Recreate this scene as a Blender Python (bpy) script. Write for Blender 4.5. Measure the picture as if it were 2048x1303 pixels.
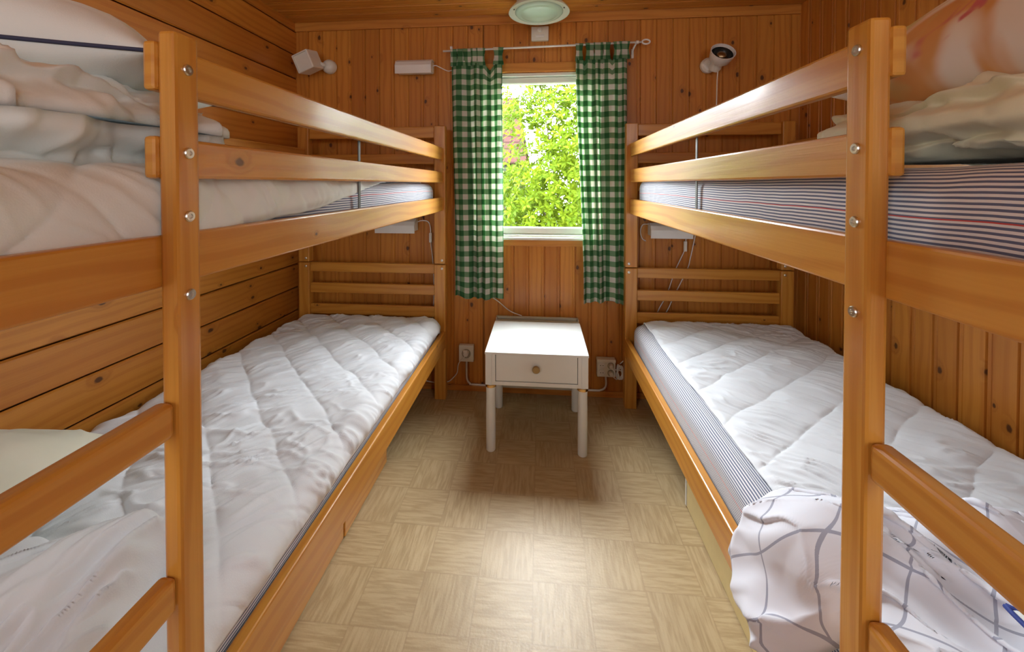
import bpy, bmesh, math, random
import numpy as np
from mathutils import Vector, Matrix

random.seed(7)
for o in list(bpy.data.objects):
    bpy.data.objects.remove(o, do_unlink=True)
SC = bpy.context.scene
COL = SC.collection

# ------------------------------------------------------------------ camera
W, H = 2048, 1303
F, PX, PY = 800.0, 1008.0, 381.0
cam_d = bpy.data.cameras.new('camera')
cam = bpy.data.objects.new('camera', cam_d); COL.objects.link(cam)
cam_d.sensor_fit = 'HORIZONTAL'; cam_d.sensor_width = 36.0
cam_d.lens = F * 36.0 / W
cam_d.shift_x = (W / 2 - PX) / W
cam_d.shift_y = (PY - H / 2) / W
cam_d.clip_start = 0.02; cam_d.clip_end = 200
cam.location = (0, 0, 1.18)
cam.rotation_euler = (math.pi / 2 - math.atan(13 / 800.0), 0, math.atan(0.09))
SC.camera = cam

# ------------------------------------------------------------------ world, lights, exposure
world = bpy.data.worlds.new('world'); SC.world = world; world.use_nodes = True
bgn = world.node_tree.nodes['Background']
bgn.inputs[0].default_value = (0.90, 0.96, 1.0, 1); bgn.inputs[1].default_value = 43.0
SC.view_settings.view_transform = 'Standard'; SC.view_settings.look = 'None'
SC.view_settings.exposure = 0.22; SC.view_settings.gamma = 1.0
SC.view_settings.use_curve_mapping = False

def area(name, loc, rot, sx, sy, power, color, portal=False):
    d = bpy.data.lights.new(name, 'AREA'); d.shape = 'RECTANGLE'; d.size = sx; d.size_y = sy
    d.energy = power; d.color = color
    if portal: d.cycles.is_portal = True
    o = bpy.data.objects.new(name, d); COL.objects.link(o)
    o.location = loc; o.rotation_euler = rot
    return o
# sky portal in the window opening (guides the sampling of the real sky, emits nothing itself)
area('window_portal', (0.0, 2.36, 1.33), (-math.pi / 2, 0, 0), 0.62, 0.95, 1, (1, 1, 1), True)
# added pair of unseen fill lights behind the camera, with no real lamps there
for lx_ in (-0.97, 0.97):
    area('rear_fill_light', (lx_, -0.95, 1.35), (math.pi / 2, 0, 0), 0.5, 1.2, 12, (0.93, 0.97, 1.0))

# very hazy sun high over the garden: broad, soft-edged light that falls steeply through the window
sd = bpy.data.lights.new('hazy_sun', 'SUN'); sd.energy = 4.2; sd.angle = math.radians(56); sd.color = (1.0, 0.99, 0.95)
sun = bpy.data.objects.new('hazy_sun', sd); COL.objects.link(sun)
sun.rotation_euler = Vector((0.0, 1.0, math.tan(math.radians(47)))).to_track_quat('Z', 'Y').to_euler()

# ------------------------------------------------------------------ numpy noise
def vn(x, y, seed=0):
    xi = np.floor(x).astype(np.int64); yi = np.floor(y).astype(np.int64)
    fx = x - xi; fy = y - yi
    fx = fx * fx * (3 - 2 * fx); fy = fy * fy * (3 - 2 * fy)
    def h(a, b):
        n = (a * 374761393 + b * 668265263 + seed * 1442695041) & 0xffffffff
        n = ((n ^ (n >> 13)) * 1274126177) & 0xffffffff
        return ((n ^ (n >> 16)) & 0xffff) / 65535.0
    return (h(xi, yi) * (1 - fx) + h(xi + 1, yi) * fx) * (1 - fy) + (h(xi, yi + 1) * (1 - fx) + h(xi + 1, yi + 1) * fx) * fy
def fbm(x, y, seed=0, oc=3):
    s = 0; a = 0.5; t = 0
    for i in range(oc):
        s = s + a * vn(x * 2 ** i, y * 2 ** i, seed + i * 17); t += a; a *= 0.5
    return s / t
def ridge(x, y, seed=0):
    return 1 - np.abs(2 * vn(x, y, seed) - 1)
def sst(a, b, x):
    t = np.clip((x - a) / (b - a), 0, 1); return t * t * (3 - 2 * t)

# ------------------------------------------------------------------ node helpers
class NT:
    def __init__(s, name):
        s.m = bpy.data.materials.new(name); s.m.use_nodes = True
        s.t = s.m.node_tree; s.n = s.t.nodes; s.b = s.n['Principled BSDF']; s.out = s.n['Material Output']
    def add(s, ty, **kw):
        n = s.n.new(ty)
        for k, v in kw.items(): setattr(n, k, v)
        return n
    def link(s, a, b): s.t.links.new(a, b)
    def val(s, inp, v):
        if isinstance(v, bpy.types.NodeSocket): s.link(v, inp)
        else: inp.default_value = v
    def math(s, op, a, b=0.0, c=0.0, clamp=False):
        n = s.add('ShaderNodeMath', operation=op, use_clamp=clamp)
        s.val(n.inputs[0], a); s.val(n.inputs[1], b); s.val(n.inputs[2], c)
        return n.outputs[0]
    def mix(s, f, a, b, mode='MIX'):
        n = s.add('ShaderNodeMix', data_type='RGBA', blend_type=mode)
        s.val(n.inputs[0], f); s.val(n.inputs[6], a if isinstance(a, bpy.types.NodeSocket) else (*a, 1)[:4]); s.val(n.inputs[7], b if isinstance(b, bpy.types.NodeSocket) else (*b, 1)[:4])
        return n.outputs[2]
    def uv(s):
        return s.add('ShaderNodeTexCoord').outputs['UV']
    def obj(s):
        return s.add('ShaderNodeTexCoord').outputs['Object']
    def mapping(s, v, scale=(1, 1, 1), loc=(0, 0, 0), rot=(0, 0, 0)):
        n = s.add('ShaderNodeMapping'); s.link(v, n.inputs[0]); n.inputs['Scale'].default_value = scale
        n.inputs['Location'].default_value = loc; n.inputs['Rotation'].default_value = rot
        return n.outputs[0]
    def noise(s, v, scale, detail=3, rough=0.55, dist=0.0):
        n = s.add('ShaderNodeTexNoise'); s.link(v, n.inputs['Vector']); n.inputs['Scale'].default_value = scale
        n.inputs['Detail'].default_value = detail; n.inputs['Roughness'].default_value = rough; n.inputs['Distortion'].default_value = dist
        return n.outputs['Fac']
    def rng(s, v, a, b, c=0.0, d=1.0, sm=True):
        n = s.add('ShaderNodeMapRange', interpolation_type='SMOOTHSTEP' if sm else 'LINEAR')
        s.link(v, n.inputs[0]); n.inputs[1].default_value = a; n.inputs[2].default_value = b
        n.inputs[3].default_value = c; n.inputs[4].default_value = d
        return n.outputs[0]
    def bump(s, h, strength=0.2, dist=0.01):
        n = s.add('ShaderNodeBump'); s.link(h, n.inputs['Height']); n.inputs['Strength'].default_value = strength
        n.inputs['Distance'].default_value = dist; s.link(n.outputs[0], s.b.inputs['Normal'])
    def base(s, c): s.val(s.b.inputs['Base Color'], c if isinstance(c, bpy.types.NodeSocket) else (*c, 1))
    def p(s, rough=0.5, metal=0.0, spec=0.5, coat=0.0):
        s.b.inputs['Roughness'].default_value = rough; s.b.inputs['Metallic'].default_value = metal
        s.b.inputs['Specular IOR Level'].default_value = spec; s.b.inputs['Coat Weight'].default_value = coat
        s.b.inputs['Coat Roughness'].default_value = 0.15
        return s

def plain(name, c, rough=0.5, metal=0.0, spec=0.5, var=0.06):
    t = NT(name); t.p(rough, metal, spec)
    n = t.noise(t.obj(), 14, 3)
    t.base(t.mix(t.rng(n, .3, .7), c, tuple(x * (1 - var) for x in c)))
    return t.m

def pine(name, light, dark, knot, knots=0.35, rough=0.4, coat=0.25, kscale=(2.6, 9.0), board=0.25, ringw=0.16):
    """grain runs along U; each board's UV carries its own random offset"""
    t = NT(name); t.p(rough, 0, 0.45, coat)
    uv = t.uv()
    warp = t.noise(t.mapping(uv, (1.3, 5, 1)), 1.0, 2)
    sep = t.add('ShaderNodeSeparateXYZ'); t.link(uv, sep.inputs[0])
    # knots
    vo = t.add('ShaderNodeTexVoronoi', voronoi_dimensions='2D', feature='F1'); t.link(t.mapping(uv, (kscale[0], kscale[1], 1)), vo.inputs['Vector'])
    vo.inputs['Scale'].default_value = 1.0; vo.inputs['Randomness'].default_value = 0.9
    sc = t.add('ShaderNodeSeparateXYZ'); t.link(vo.outputs['Color'], sc.inputs[0])
    sel = t.math('LESS_THAN', sc.outputs[0], knots)
    # distance in metres needs anisotropy undone
    vp = t.add('ShaderNodeVectorMath', operation='SUBTRACT'); t.link(t.mapping(uv, (kscale[0], kscale[1], 1)), vp.inputs[0]); t.link(vo.outputs['Position'], vp.inputs[1])
    vs = t.add('ShaderNodeVectorMath', operation='MULTIPLY'); t.link(vp.outputs[0], vs.inputs[0]); vs.inputs[1].default_value = (1 / kscale[0], 1.5 / kscale[1], 0)
    vl = t.add('ShaderNodeVectorMath', operation='LENGTH'); t.link(vs.outputs[0], vl.inputs[0])
    kd = t.math('ADD', vl.outputs['Value'], t.math('MULTIPLY', t.math('SUBTRACT', t.noise(t.mapping(uv, (60, 90, 1)), 1, 1), 0.5), 0.008))
    krad = t.math('ADD', 0.005, t.math('MULTIPLY', sc.outputs[1], 0.010))
    ratio = t.math('DIVIDE', kd, krad)
    core = t.math('MULTIPLY', t.rng(ratio, 0.6, 1.15, 1, 0), sel)
    halo = t.math('MULTIPLY', t.rng(ratio, 0.8, 3.6, 1, 0), sel)
    # growth rings, bent round the knots
    vv = t.math('ADD', t.math('MULTIPLY', sep.outputs[1], 62.0), t.math('MULTIPLY', warp, 7.0))
    vv = t.math('ADD', vv, t.math('MULTIPLY', halo, 2.2))
    rings = t.math('SINE', t.math('MULTIPLY', vv, 3.1))
    rings = t.rng(rings, -0.3, 1.0)
    fine = t.noise(t.mapping(uv, (5, 260, 1)), 1.0, 2)
    tone = t.noise(t.mapping(uv, (0.9, 6, 1)), 1.0, 2)
    # per board tone
    br = t.add('ShaderNodeAttribute', attribute_name='board'); 
    g = t.math('ADD', t.math('MULTIPLY', rings, ringw), t.math('MULTIPLY', fine, 0.26))
    g = t.math('ADD', g, t.math('MULTIPLY', tone, 0.58))
    g = t.rng(g, 0.25, 0.75)
    c = t.mix(g, light, dark)
    c = t.mix(t.math('MULTIPLY', br.outputs['Fac'], board), c, tuple(d * 0.8 for d in dark))
    c = t.mix(t.math('MULTIPLY', halo, 0.45), c, tuple(d * 0.7 for d in dark))
    c = t.mix(t.math('MULTIPLY', core, 0.85), c, knot)
    t.base(c)
    t.bump(t.math('ADD', t.math('MULTIPLY', rings, 0.3), fine), 0.12, 0.002)
    return t.m

M = {}
M['pine_wall'] = pine('pine_wall', (0.68, 0.285, 0.040), (0.50, 0.165, 0.018), (0.050, 0.013, 0.004), 0.60, 0.45, 0.15, (3.9, 10.5), board=0.55)
M['pine_ceiling'] = pine('pine_ceiling', (0.70, 0.31, 0.045), (0.52, 0.19, 0.022), (0.05, 0.015, 0.006), 0.45, 0.45, 0.15, board=0.4)
M['pine_bed'] = pine('pine_bed', (0.66, 0.315, 0.050), (0.54, 0.215, 0.026), (0.09, 0.030, 0.010), 0.34, 0.36, 0.35, (1.9, 8.0), board=0.2, ringw=0.24)
M['pine_trim'] = pine('pine_trim', (0.64, 0.27, 0.045), (0.48, 0.165, 0.022), (0.06, 0.018, 0.007), 0.25, 0.45, 0.15)
M['dark_groove'] = plain('dark_groove', (0.16, 0.055, 0.015), 0.8)
M['white_paint'] = plain('white_paint', (0.76, 0.80, 0.78), 0.32, var=0.02)
M['window_white'] = plain('window_white', (0.84, 0.86, 0.80), 0.35, var=0.02)
M['plastic'] = plain('plastic', (0.80, 0.78, 0.70), 0.38, var=0.03)
M['plastic_white'] = plain('plastic_white', (0.82, 0.81, 0.78), 0.35, var=0.03)
M['socket_shade'] = plain('socket_shade', (0.45, 0.42, 0.33), 0.5)  # shade of the socket recess put into a darker face colour
M['steel'] = plain('steel', (0.72, 0.72, 0.66), 0.28, 1.0)
M['dark_steel'] = plain('dark_steel', (0.10, 0.095, 0.09), 0.55, 0.4)
M['brass'] = plain('brass', (0.78, 0.50, 0.22), 0.22, 1.0)
M['aged_brass'] = plain('aged_brass', (0.40, 0.30, 0.17), 0.30, 1.0)
M['black'] = plain('black', (0.018, 0.018, 0.016), 0.25)
M['heater'] = plain('heater', (0.60, 0.60, 0.50), 0.45)
M['cream'] = plain('cream', (0.72, 0.60, 0.30), 0.55, var=0.08)
M['off_white'] = plain('off_white', (0.75, 0.70, 0.62), 0.6)
M['piping_blue'] = plain('piping_blue', (0.03, 0.06, 0.30), 0.7)
M['piping_dark'] = plain('piping_dark', (0.035, 0.04, 0.09), 0.7)
M['bark'] = plain('bark', (0.10, 0.07, 0.045), 0.9, var=0.4)

def cloth(name, c, rough=0.85, spec=0.2, weave=0.15, sheen=0.2, transl=0.0):
    t = NT(name); t.p(rough, 0, spec)
    n = t.noise(t.obj(), 5, 4)
    col = t.mix(t.rng(n, .3, .7), c, tuple(x * 0.93 for x in c))
    t.base(col)
    w = t.noise(t.mapping(t.obj(), (1, 1, 1)), 420, 2)
    t.bump(w, weave, 0.002)
    t.b.inputs['Sheen Weight'].default_value = sheen
    return t
M['sheet'] = cloth('sheet', (0.78, 0.82, 0.87)).m
M['sheet_warm'] = cloth('sheet_warm', (0.80, 0.86, 0.84)).m
M['duvet_cream'] = cloth('duvet_cream', (0.76, 0.74, 0.62)).m
M['pillow_pale'] = cloth('pillow_pale', (0.80, 0.80, 0.66)).m
M['pillow_white'] = cloth('pillow_white', (0.80, 0.83, 0.80)).m
M['duvet_beige'] = cloth('duvet_beige', (0.80, 0.77, 0.56)).m

def ticking():
    t = NT('ticking'); t.p(0.8, 0, 0.25)
    sep = t.add('ShaderNodeSeparateXYZ'); t.link(t.uv(), sep.inputs[0]); v = sep.outputs[1]
    v = t.math('ADD', v, t.math('MULTIPLY', t.math('SUBTRACT', t.noise(t.mapping(t.uv(), (6, 6, 1)), 1, 2), .5), 0.006))
    st = t.math('FRACT', t.math('DIVIDE', v, 0.0066))
    blue = t.math('MULTIPLY', t.math('GREATER_THAN', st, 0.42), t.math('LESS_THAN', st, 0.90))
    def band(a, b): return t.math('MULTIPLY', t.math('GREATER_THAN', v, a), t.math('LESS_THAN', v, b))
    wb = band(0.034, 0.052)
    c = t.mix(blue, (0.78, 0.78, 0.80), (0.13, 0.155, 0.25))
    c = t.mix(wb, c, (0.80, 0.77, 0.72))
    for a in (0.032, 0.0525, 0.108):
        c = t.mix(band(a, a + 0.0018), c, (0.55, 0.08, 0.08))
    t.base(c); t.b.inputs['Sheen Weight'].default_value = 0.1
    return t.m
M['ticking'] = ticking()

def checked():
    t = NT('checked_duvet'); t.p(0.8, 0, 0.2)
    sep = t.add('ShaderNodeSeparateXYZ'); t.link(t.uv(), sep.inputs[0])
    def line(v):
        f = t.math('FRACT', t.math('DIVIDE', v, 0.085)); return t.math('LESS_THAN', f, 0.042)
    l = t.math('MAXIMUM', line(sep.outputs[0]), line(sep.outputs[1]))
    t.base(t.mix(l, (0.78, 0.81, 0.90), (0.38, 0.40, 0.50)))
    t.b.inputs['Sheen Weight'].default_value = 0.2
    return t.m
M['checked'] = checked()

def gingham():
    t = NT('gingham'); t.p(0.85, 0, 0.15)
    sep = t.add('ShaderNodeSeparateXYZ'); t.link(t.uv(), sep.inputs[0])
    def st(v): return t.math('LESS_THAN', t.math('FRACT', t.math('DIVIDE', v, 0.0575)), 0.5)
    s = t.math('MULTIPLY', t.math('ADD', st(sep.outputs[0]), st(sep.outputs[1])), 0.5)
    wv = t.noise(t.mapping(t.uv(), (900, 900, 1)), 1, 1)
    c1 = t.mix(t.math('MULTIPLY', s, 2.0, clamp=True), (0.80, 0.79, 0.72), (0.20, 0.38, 0.20))
    c = t.mix(t.math('SUBTRACT', t.math('MULTIPLY', s, 2.0), 1.0, clamp=True), c1, (0.012, 0.15, 0.035))
    c = t.mix(t.math('MULTIPLY', wv, 0.15), c, (0.6, 0.65, 0.55))
    t.base(c)
    tr = t.add('ShaderNodeBsdfTranslucent'); t.link(c, tr.inputs[0])
    mx = t.add('ShaderNodeMixShader'); mx.inputs[0].default_value = 0.42
    t.link(t.b.outputs[0], mx.inputs[1]); t.link(tr.outputs[0], mx.inputs[2]); t.link(mx.outputs[0], t.out.inputs[0])
    return t.m
M['gingham'] = gingham()

def floral():
    t = NT('floral_pillow'); t.p(0.85, 0, 0.15)
    v = t.obj()
    a = t.noise(v, 5.5, 2, 0.5, 1.2); b = t.noise(t.mapping(v, loc=(5, 3, 1)), 8, 2, 0.5, 1.5); d = t.noise(t.mapping(v, loc=(9, 1, 4)), 6, 2)
    c = t.mix(t.rng(a, .42, .60), (0.86, 0.76, 0.66), (0.70, 0.34, 0.12))
    c = t.mix(t.rng(b, .56, .64), c, (0.62, 0.16, 0.16))
    c = t.mix(t.rng(d, .58, .68), c, (0.62, 0.50, 0.22))
    t.base(c); return t.m
M['floral'] = floral()

def floor_mat():
    t = NT('vinyl_parquet'); t.p(0.36, 0, 0.5)
    g = t.add('ShaderNodeNewGeometry').outputs['Position']
    T = 0.163
    v = t.mapping(g, (1 / T, 1 / T, 1), (-FX0 / T, -FY0 / T, 0))
    sep = t.add('ShaderNodeSeparateXYZ'); t.link(v, sep.inputs[0])
    ix = t.math('FLOOR', sep.outputs[0]); iy = t.math('FLOOR', sep.outputs[1])
    par = t.math('MODULO', t.math('ADD', t.math('ABSOLUTE', t.math('ADD', ix, iy)), 0.0), 2.0)
    par = t.math('GREATER_THAN', par, 0.5)
    off = t.add('ShaderNodeCombineXYZ'); t.link(t.math('MULTIPLY', ix, 3.7), off.inputs[0]); t.link(t.math('MULTIPLY', iy, 5.3), off.inputs[1])
    av = t.add('ShaderNodeVectorMath', operation='ADD'); t.link(v, av.inputs[0]); t.link(off.outputs[0], av.inputs[1])
    n1 = t.noise(t.mapping(av.outputs[0], (1.6, 16, 1)), 1, 4, 0.6, 0.4)
    n2 = t.noise(t.mapping(av.outputs[0], (16, 1.6, 1)), 1, 4, 0.6, 0.4)
    mx = t.add('ShaderNodeMix', data_type='FLOAT'); t.link(par, mx.inputs[0]); t.link(n1, mx.inputs[2]); t.link(n2, mx.inputs[3])
    wn = t.add('ShaderNodeTexWhiteNoise', noise_dimensions='2D'); 
    cc = t.add('ShaderNodeCombineXYZ'); t.link(ix, cc.inputs[0]); t.link(iy, cc.inputs[1]); t.link(cc.outputs[0], wn.inputs['Vector'])
    c = t.mix(t.rng(mx.outputs[0], .34, .66), (0.40, 0.285, 0.140), (0.53, 0.405, 0.225))
    c = t.mix(t.math('MULTIPLY', wn.outputs['Value'], 0.22), c, (0.40, 0.30, 0.17))
    fx = t.math('FRACT', sep.outputs[0]); fy = t.math('FRACT', sep.outputs[1])
    e = t.math('MINIMUM', t.math('MINIMUM', fx, t.math('SUBTRACT', 1.0, fx)), t.math('MINIMUM', fy, t.math('SUBTRACT', 1.0, fy)))
    c = t.mix(t.rng(e, 0, 0.02, 0.35, 0), c, (0.30, 0.20, 0.10))
    t.base(c)
    gr = t.noise(g, 160, 2)
    r = t.math('ADD', 0.34, t.math('MULTIPLY', gr, 0.16)); t.link(r, t.b.inputs['Roughness'])
    t.bump(t.math('ADD', t.math('MULTIPLY', mx.outputs[0], 1.0), gr), 0.10, 0.003)
    return t.m
FX0, FY0 = -0.508, 1.01
M['floor'] = floor_mat()

def glass_mat():
    t = NT('window_glass')
    tr = t.add('ShaderNodeBsdfTransparent'); gl = t.add('ShaderNodeBsdfGlossy'); gl.inputs['Roughness'].default_value = 0.0
    fr = t.add('ShaderNodeFresnel'); fr.inputs[0].default_value = 1.45
    mx = t.add('ShaderNodeMixShader'); gg = t.add('ShaderNodeNewGeometry')
    t.link(t.math('MULTIPLY', fr.outputs[0], t.math('SUBTRACT', 1.0, gg.outputs['Backfacing'])), mx.inputs[0]); t.link(tr.outputs[0], mx.inputs[1]); t.link(gl.outputs[0], mx.inputs[2])
    t.link(mx.outputs[0], t.out.inputs[0]); return t.m
M['glass'] = glass_mat()

def leaf_mat():
    t = NT('leaf'); t.p(0.6, 0, 0.06)
    oi = t.add('ShaderNodeAttribute', attribute_name='board')
    c = t.mix(oi.outputs['Fac'], (0.034, 0.072, 0.003), (0.080, 0.130, 0.004))
    t.base(c)
    tr = t.add('ShaderNodeBsdfTranslucent'); t.link(t.mix(0.5, c, (0.085, 0.125, 0.004)), tr.inputs[0])
    mx = t.add('ShaderNodeMixShader'); mx.inputs[0].default_value = 0.45
    t.link(t.b.outputs[0], mx.inputs[1]); t.link(tr.outputs[0], mx.inputs[2]); t.link(mx.outputs[0], t.out.inputs[0])
    return t.m
M['leaf'] = leaf_mat()
def roof_mat():
    t = NT('roof_tile'); t.p(0.9, 0, 0.02)
    sep = t.add('ShaderNodeSeparateXYZ'); t.link(t.uv(), sep.inputs[0])
    a = t.math('FRACT', t.math('MULTIPLY', sep.outputs[0], 4.0)); b = t.math('FRACT', t.math('MULTIPLY', sep.outputs[1], 3.2))
    l = t.math('MAXIMUM', t.math('LESS_THAN', a, 0.18), t.math('LESS_THAN', b, 0.2))
    t.base(t.mix(l, (0.022, 0.010, 0.009), (0.011, 0.005, 0.0045))); return t.m
M['roof'] = roof_mat()
M['house_wall'] = plain('house_wall', (0.035, 0.035, 0.033), 0.9, spec=0.02)
M['grass_ground'] = plain('grass_ground', (0.012, 0.025, 0.004), 0.9, var=0.5)
def shade_glass():
    t = NT('lamp_glass'); t.p(0.12, 0, 0.6); t.base((0.55, 0.72, 0.60))
    return t.m
M['lamp_glass'] = shade_glass()
M['lamp_rim'] = plain('lamp_rim', (0.72, 0.78, 0.68), 0.25, var=0.02)

# ------------------------------------------------------------------ mesh helpers
def tag(o, label=None, cat=None, group=None, kind=None):
    if label: o['label'] = label
    if cat: o['category'] = cat
    if group: o['group'] = group
    if kind: o['kind'] = kind
    return o
def empty(name, loc, label, cat, group=None):
    o = bpy.data.objects.new(name, None); COL.objects.link(o); o.location = loc; o.empty_display_size = 0.05
    return tag(o, label, cat, group)
def wloc(o):
    v = Vector((0, 0, 0))
    while o is not None: v += o.location; o = o.parent
    return v
def finish(name, bm, mat, parent=None, smooth=False, loc=None, angle=0.6):
    """bm holds room coordinates; the object origin goes to the parent's origin, or to loc"""
    org = Vector(loc) if loc is not None else (wloc(parent) if parent else Vector((0, 0, 0)))
    bmesh.ops.translate(bm, verts=bm.verts, vec=-org)
    me = bpy.data.meshes.new(name); bm.to_mesh(me); bm.free()
    me.materials.append(M[mat] if isinstance(mat, str) else mat)
    if smooth:
        for p in me.polygons: p.use_smooth = True
        if smooth == 'auto':
            try: me.set_sharp_from_angle(angle=angle)
            except Exception: pass
    o = bpy.data.objects.new(name, me); COL.objects.link(o)
    if parent: o.parent = parent; o.location = org - wloc(parent)
    else: o.location = org
    return o
def newbm():
    bm = bmesh.new(); bm.loops.layers.uv.new('UVMap'); bm.faces.layers.float.new('board'); return bm
def box(bm, x0, x1, y0, y1, z0, z1, bev=0.003, grain=None, seg=2, off=None):
    """bevelled box, UV in metres with U along the grain"""
    if x0 > x1: x0, x1 = x1, x0
    if y0 > y1: y0, y1 = y1, y0
    t = bmesh.new(); uvl = t.loops.layers.uv.new('UVMap'); bl = t.faces.layers.float.new('board')
    bmesh.ops.create_cube(t, size=1.0)
    for v in t.verts:
        v.co = Vector(((x0 + x1) / 2 + v.co.x * (x1 - x0), (y0 + y1) / 2 + v.co.y * (y1 - y0), (z0 + z1) / 2 + v.co.z * (z1 - z0)))
    if bev > 0:
        bmesh.ops.bevel(t, geom=list(t.edges), offset=bev, segments=seg, profile=0.5, affect='EDGES')
    dims = (x1 - x0, y1 - y0, z1 - z0)
    g = dims.index(max(dims)) if grain is None else grain
    o1, o2 = [i for i in range(3) if i != g]
    ru, rv = (random.uniform(0, 40), random.uniform(0, 40)) if off is None else off
    rb = random.random()
    for f in t.faces:
        f.normal_update(); n = f.normal; f[bl] = rb
        for l in f.loops:
            c = l.vert.co
            if abs(n[g]) > 0.8: l[uvl].uv = (ru + c[o1] * 0.15, rv + c[o2])
            elif abs(n[o1]) > abs(n[o2]): l[uvl].uv = (ru + c[g], rv + c[o2])
            else: l[uvl].uv = (ru + c[g], rv + c[o1] + 0.37)
    join(bm, t); return bm
def join(bm, t):
    me = bpy.data.meshes.new('tmp'); t.to_mesh(me); t.free(); bm.from_mesh(me); bpy.data.meshes.remove(me)
def beam(name, x0, x1, y0, y1, z0, z1, mat, parent=None, bev=0.004, **kw):
    bm = newbm(); box(bm, x0, x1, y0, y1, z0, z1, bev, **kw); return finish(name, bm, mat, parent)
def lathe(bm, prof, center, axis=(0, 0, 1), seg=32, cap=True):
    """prof: list of (radius, height along axis)"""
    ax = Vector(axis).normalized(); q = Vector((0, 0, 1)).rotation_difference(ax).to_matrix()
    c = Vector(center); rings = []
    for r, h in prof:
        if r < 1e-6: rings.append([bm.verts.new(c + q @ Vector((0, 0, h)))])
        else: rings.append([bm.verts.new(c + q @ Vector((r * math.cos(2 * math.pi * i / seg), r * math.sin(2 * math.pi * i / seg), h))) for i in range(seg)])
    for a, b in zip(rings[:-1], rings[1:]):
        for i in range(seg):
            j = (i + 1) % seg
            try:
                if len(a) == 1 and len(b) == 1: continue
                if len(a) == 1: bm.faces.new((a[0], b[i], b[j]))
                elif len(b) == 1: bm.faces.new((a[i], a[j], b[0]))
                else: bm.faces.new((a[i], a[j], b[j], b[i]))
            except ValueError: pass
    if cap:
        for r in (rings[0], rings[-1]):
            if len(r) > 2:
                try: bm.faces.new(r)
                except ValueError: pass
    bmesh.ops.recalc_face_normals(bm, faces=bm.faces)
    return bm
def catmull(pts, n=10):
    P = [Vector(p) for p in pts]; P = [P[0] * 2 - P[1]] + P + [P[-1] * 2 - P[-2]]; out = []
    for i in range(1, len(P) - 2):
        for k in range(n):
            t = k / n; a, b, c, d = P[i - 1], P[i], P[i + 1], P[i + 2]
            out.append(0.5 * ((2 * b) + (c - a) * t + (2 * a - 5 * b + 4 * c - d) * t * t + (3 * b - a - 3 * c + d) * t ** 3))
    out.append(P[-2]); return out
def tube(bm, pts, r, seg=10, smooth=True, n=10):
    pts = catmull(pts, n) if smooth else [Vector(p) for p in pts]
    up = Vector((0, 0, 1)); prev = None; rings = []
    for i, p in enumerate(pts):
        d = (pts[min(i + 1, len(pts) - 1)] - pts[max(i - 1, 0)]).normalized()
        if prev is None:
            a = d.cross(up); a = a if a.length > 1e-3 else d.cross(Vector((1, 0, 0)))
        else: a = prev - d * prev.dot(d)
        a.normalize(); b = d.cross(a); prev = a
        rr = r(i / (len(pts) - 1)) if callable(r) else r
        rings.append([bm.verts.new(p + (a * math.cos(2 * math.pi * k / seg) + b * math.sin(2 * math.pi * k / seg)) * rr) for k in range(seg)])
    for A, B in zip(rings[:-1], rings[1:]):
        for k in range(seg): bm.faces.new((A[k], A[(k + 1) % seg], B[(k + 1) % seg], B[k]))
    bm.faces.new(rings[0]); bm.faces.new(rings[-1])
    bmesh.ops.recalc_face_normals(bm, faces=bm.faces)
    return bm
def grid_mesh(name, X, Y, Z, UV, mat, parent=None, thick=0.0, loc=None, sub=0, smooth=True):
    """X,Y,Z arrays (n,m) -> smooth sheet; thick>0 adds a Solidify modifier"""
    n, m = X.shape
    org = Vector(loc) if loc is not None else (wloc(parent) if parent else Vector((0, 0, 0)))
    V = np.stack([X - org.x, Y - org.y, Z - org.z], -1).reshape(-1, 3)
    idx = np.arange(n * m).reshape(n, m)
    Fc = np.stack([idx[:-1, :-1], idx[1:, :-1], idx[1:, 1:], idx[:-1, 1:]], -1).reshape(-1, 4)
    me = bpy.data.meshes.new(name); me.from_pydata(V.tolist(), [], Fc.tolist())
    uvl = me.uv_layers.new(name='UVMap')
    U2 = np.stack([UV[0], UV[1]], -1).reshape(-1, 2)[Fc.reshape(-1)]
    uvl.data.foreach_set('uv', U2.astype(np.float32).reshape(-1))
    me.polygons.foreach_set('use_smooth', [True] * len(me.polygons))
    me.materials.append(M[mat]); me.update()
    o = bpy.data.objects.new(name, me); COL.objects.link(o)
    if parent: o.parent = parent; o.location = org - wloc(parent)
    else: o.location = org
    if sub:
        s = o.modifiers.new('sub', 'SUBSURF'); s.levels = sub; s.render_levels = sub
    if thick:
        s = o.modifiers.new('solid', 'SOLIDIFY'); s.thickness = thick; s.offset = 0
    return o

# ------------------------------------------------------------------ room shell
XL, XR, YB, YF, ZC = -1.43, 1.36, 2.25, -1.0, 2.12
def struct(o): o['kind'] = 'structure'; return o
bm = newbm(); box(bm, XL - .1, XR + .1, YF - 1.2, YB + .02, -0.05, 0, 0); struct(finish('floor', bm, 'floor'))

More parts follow.
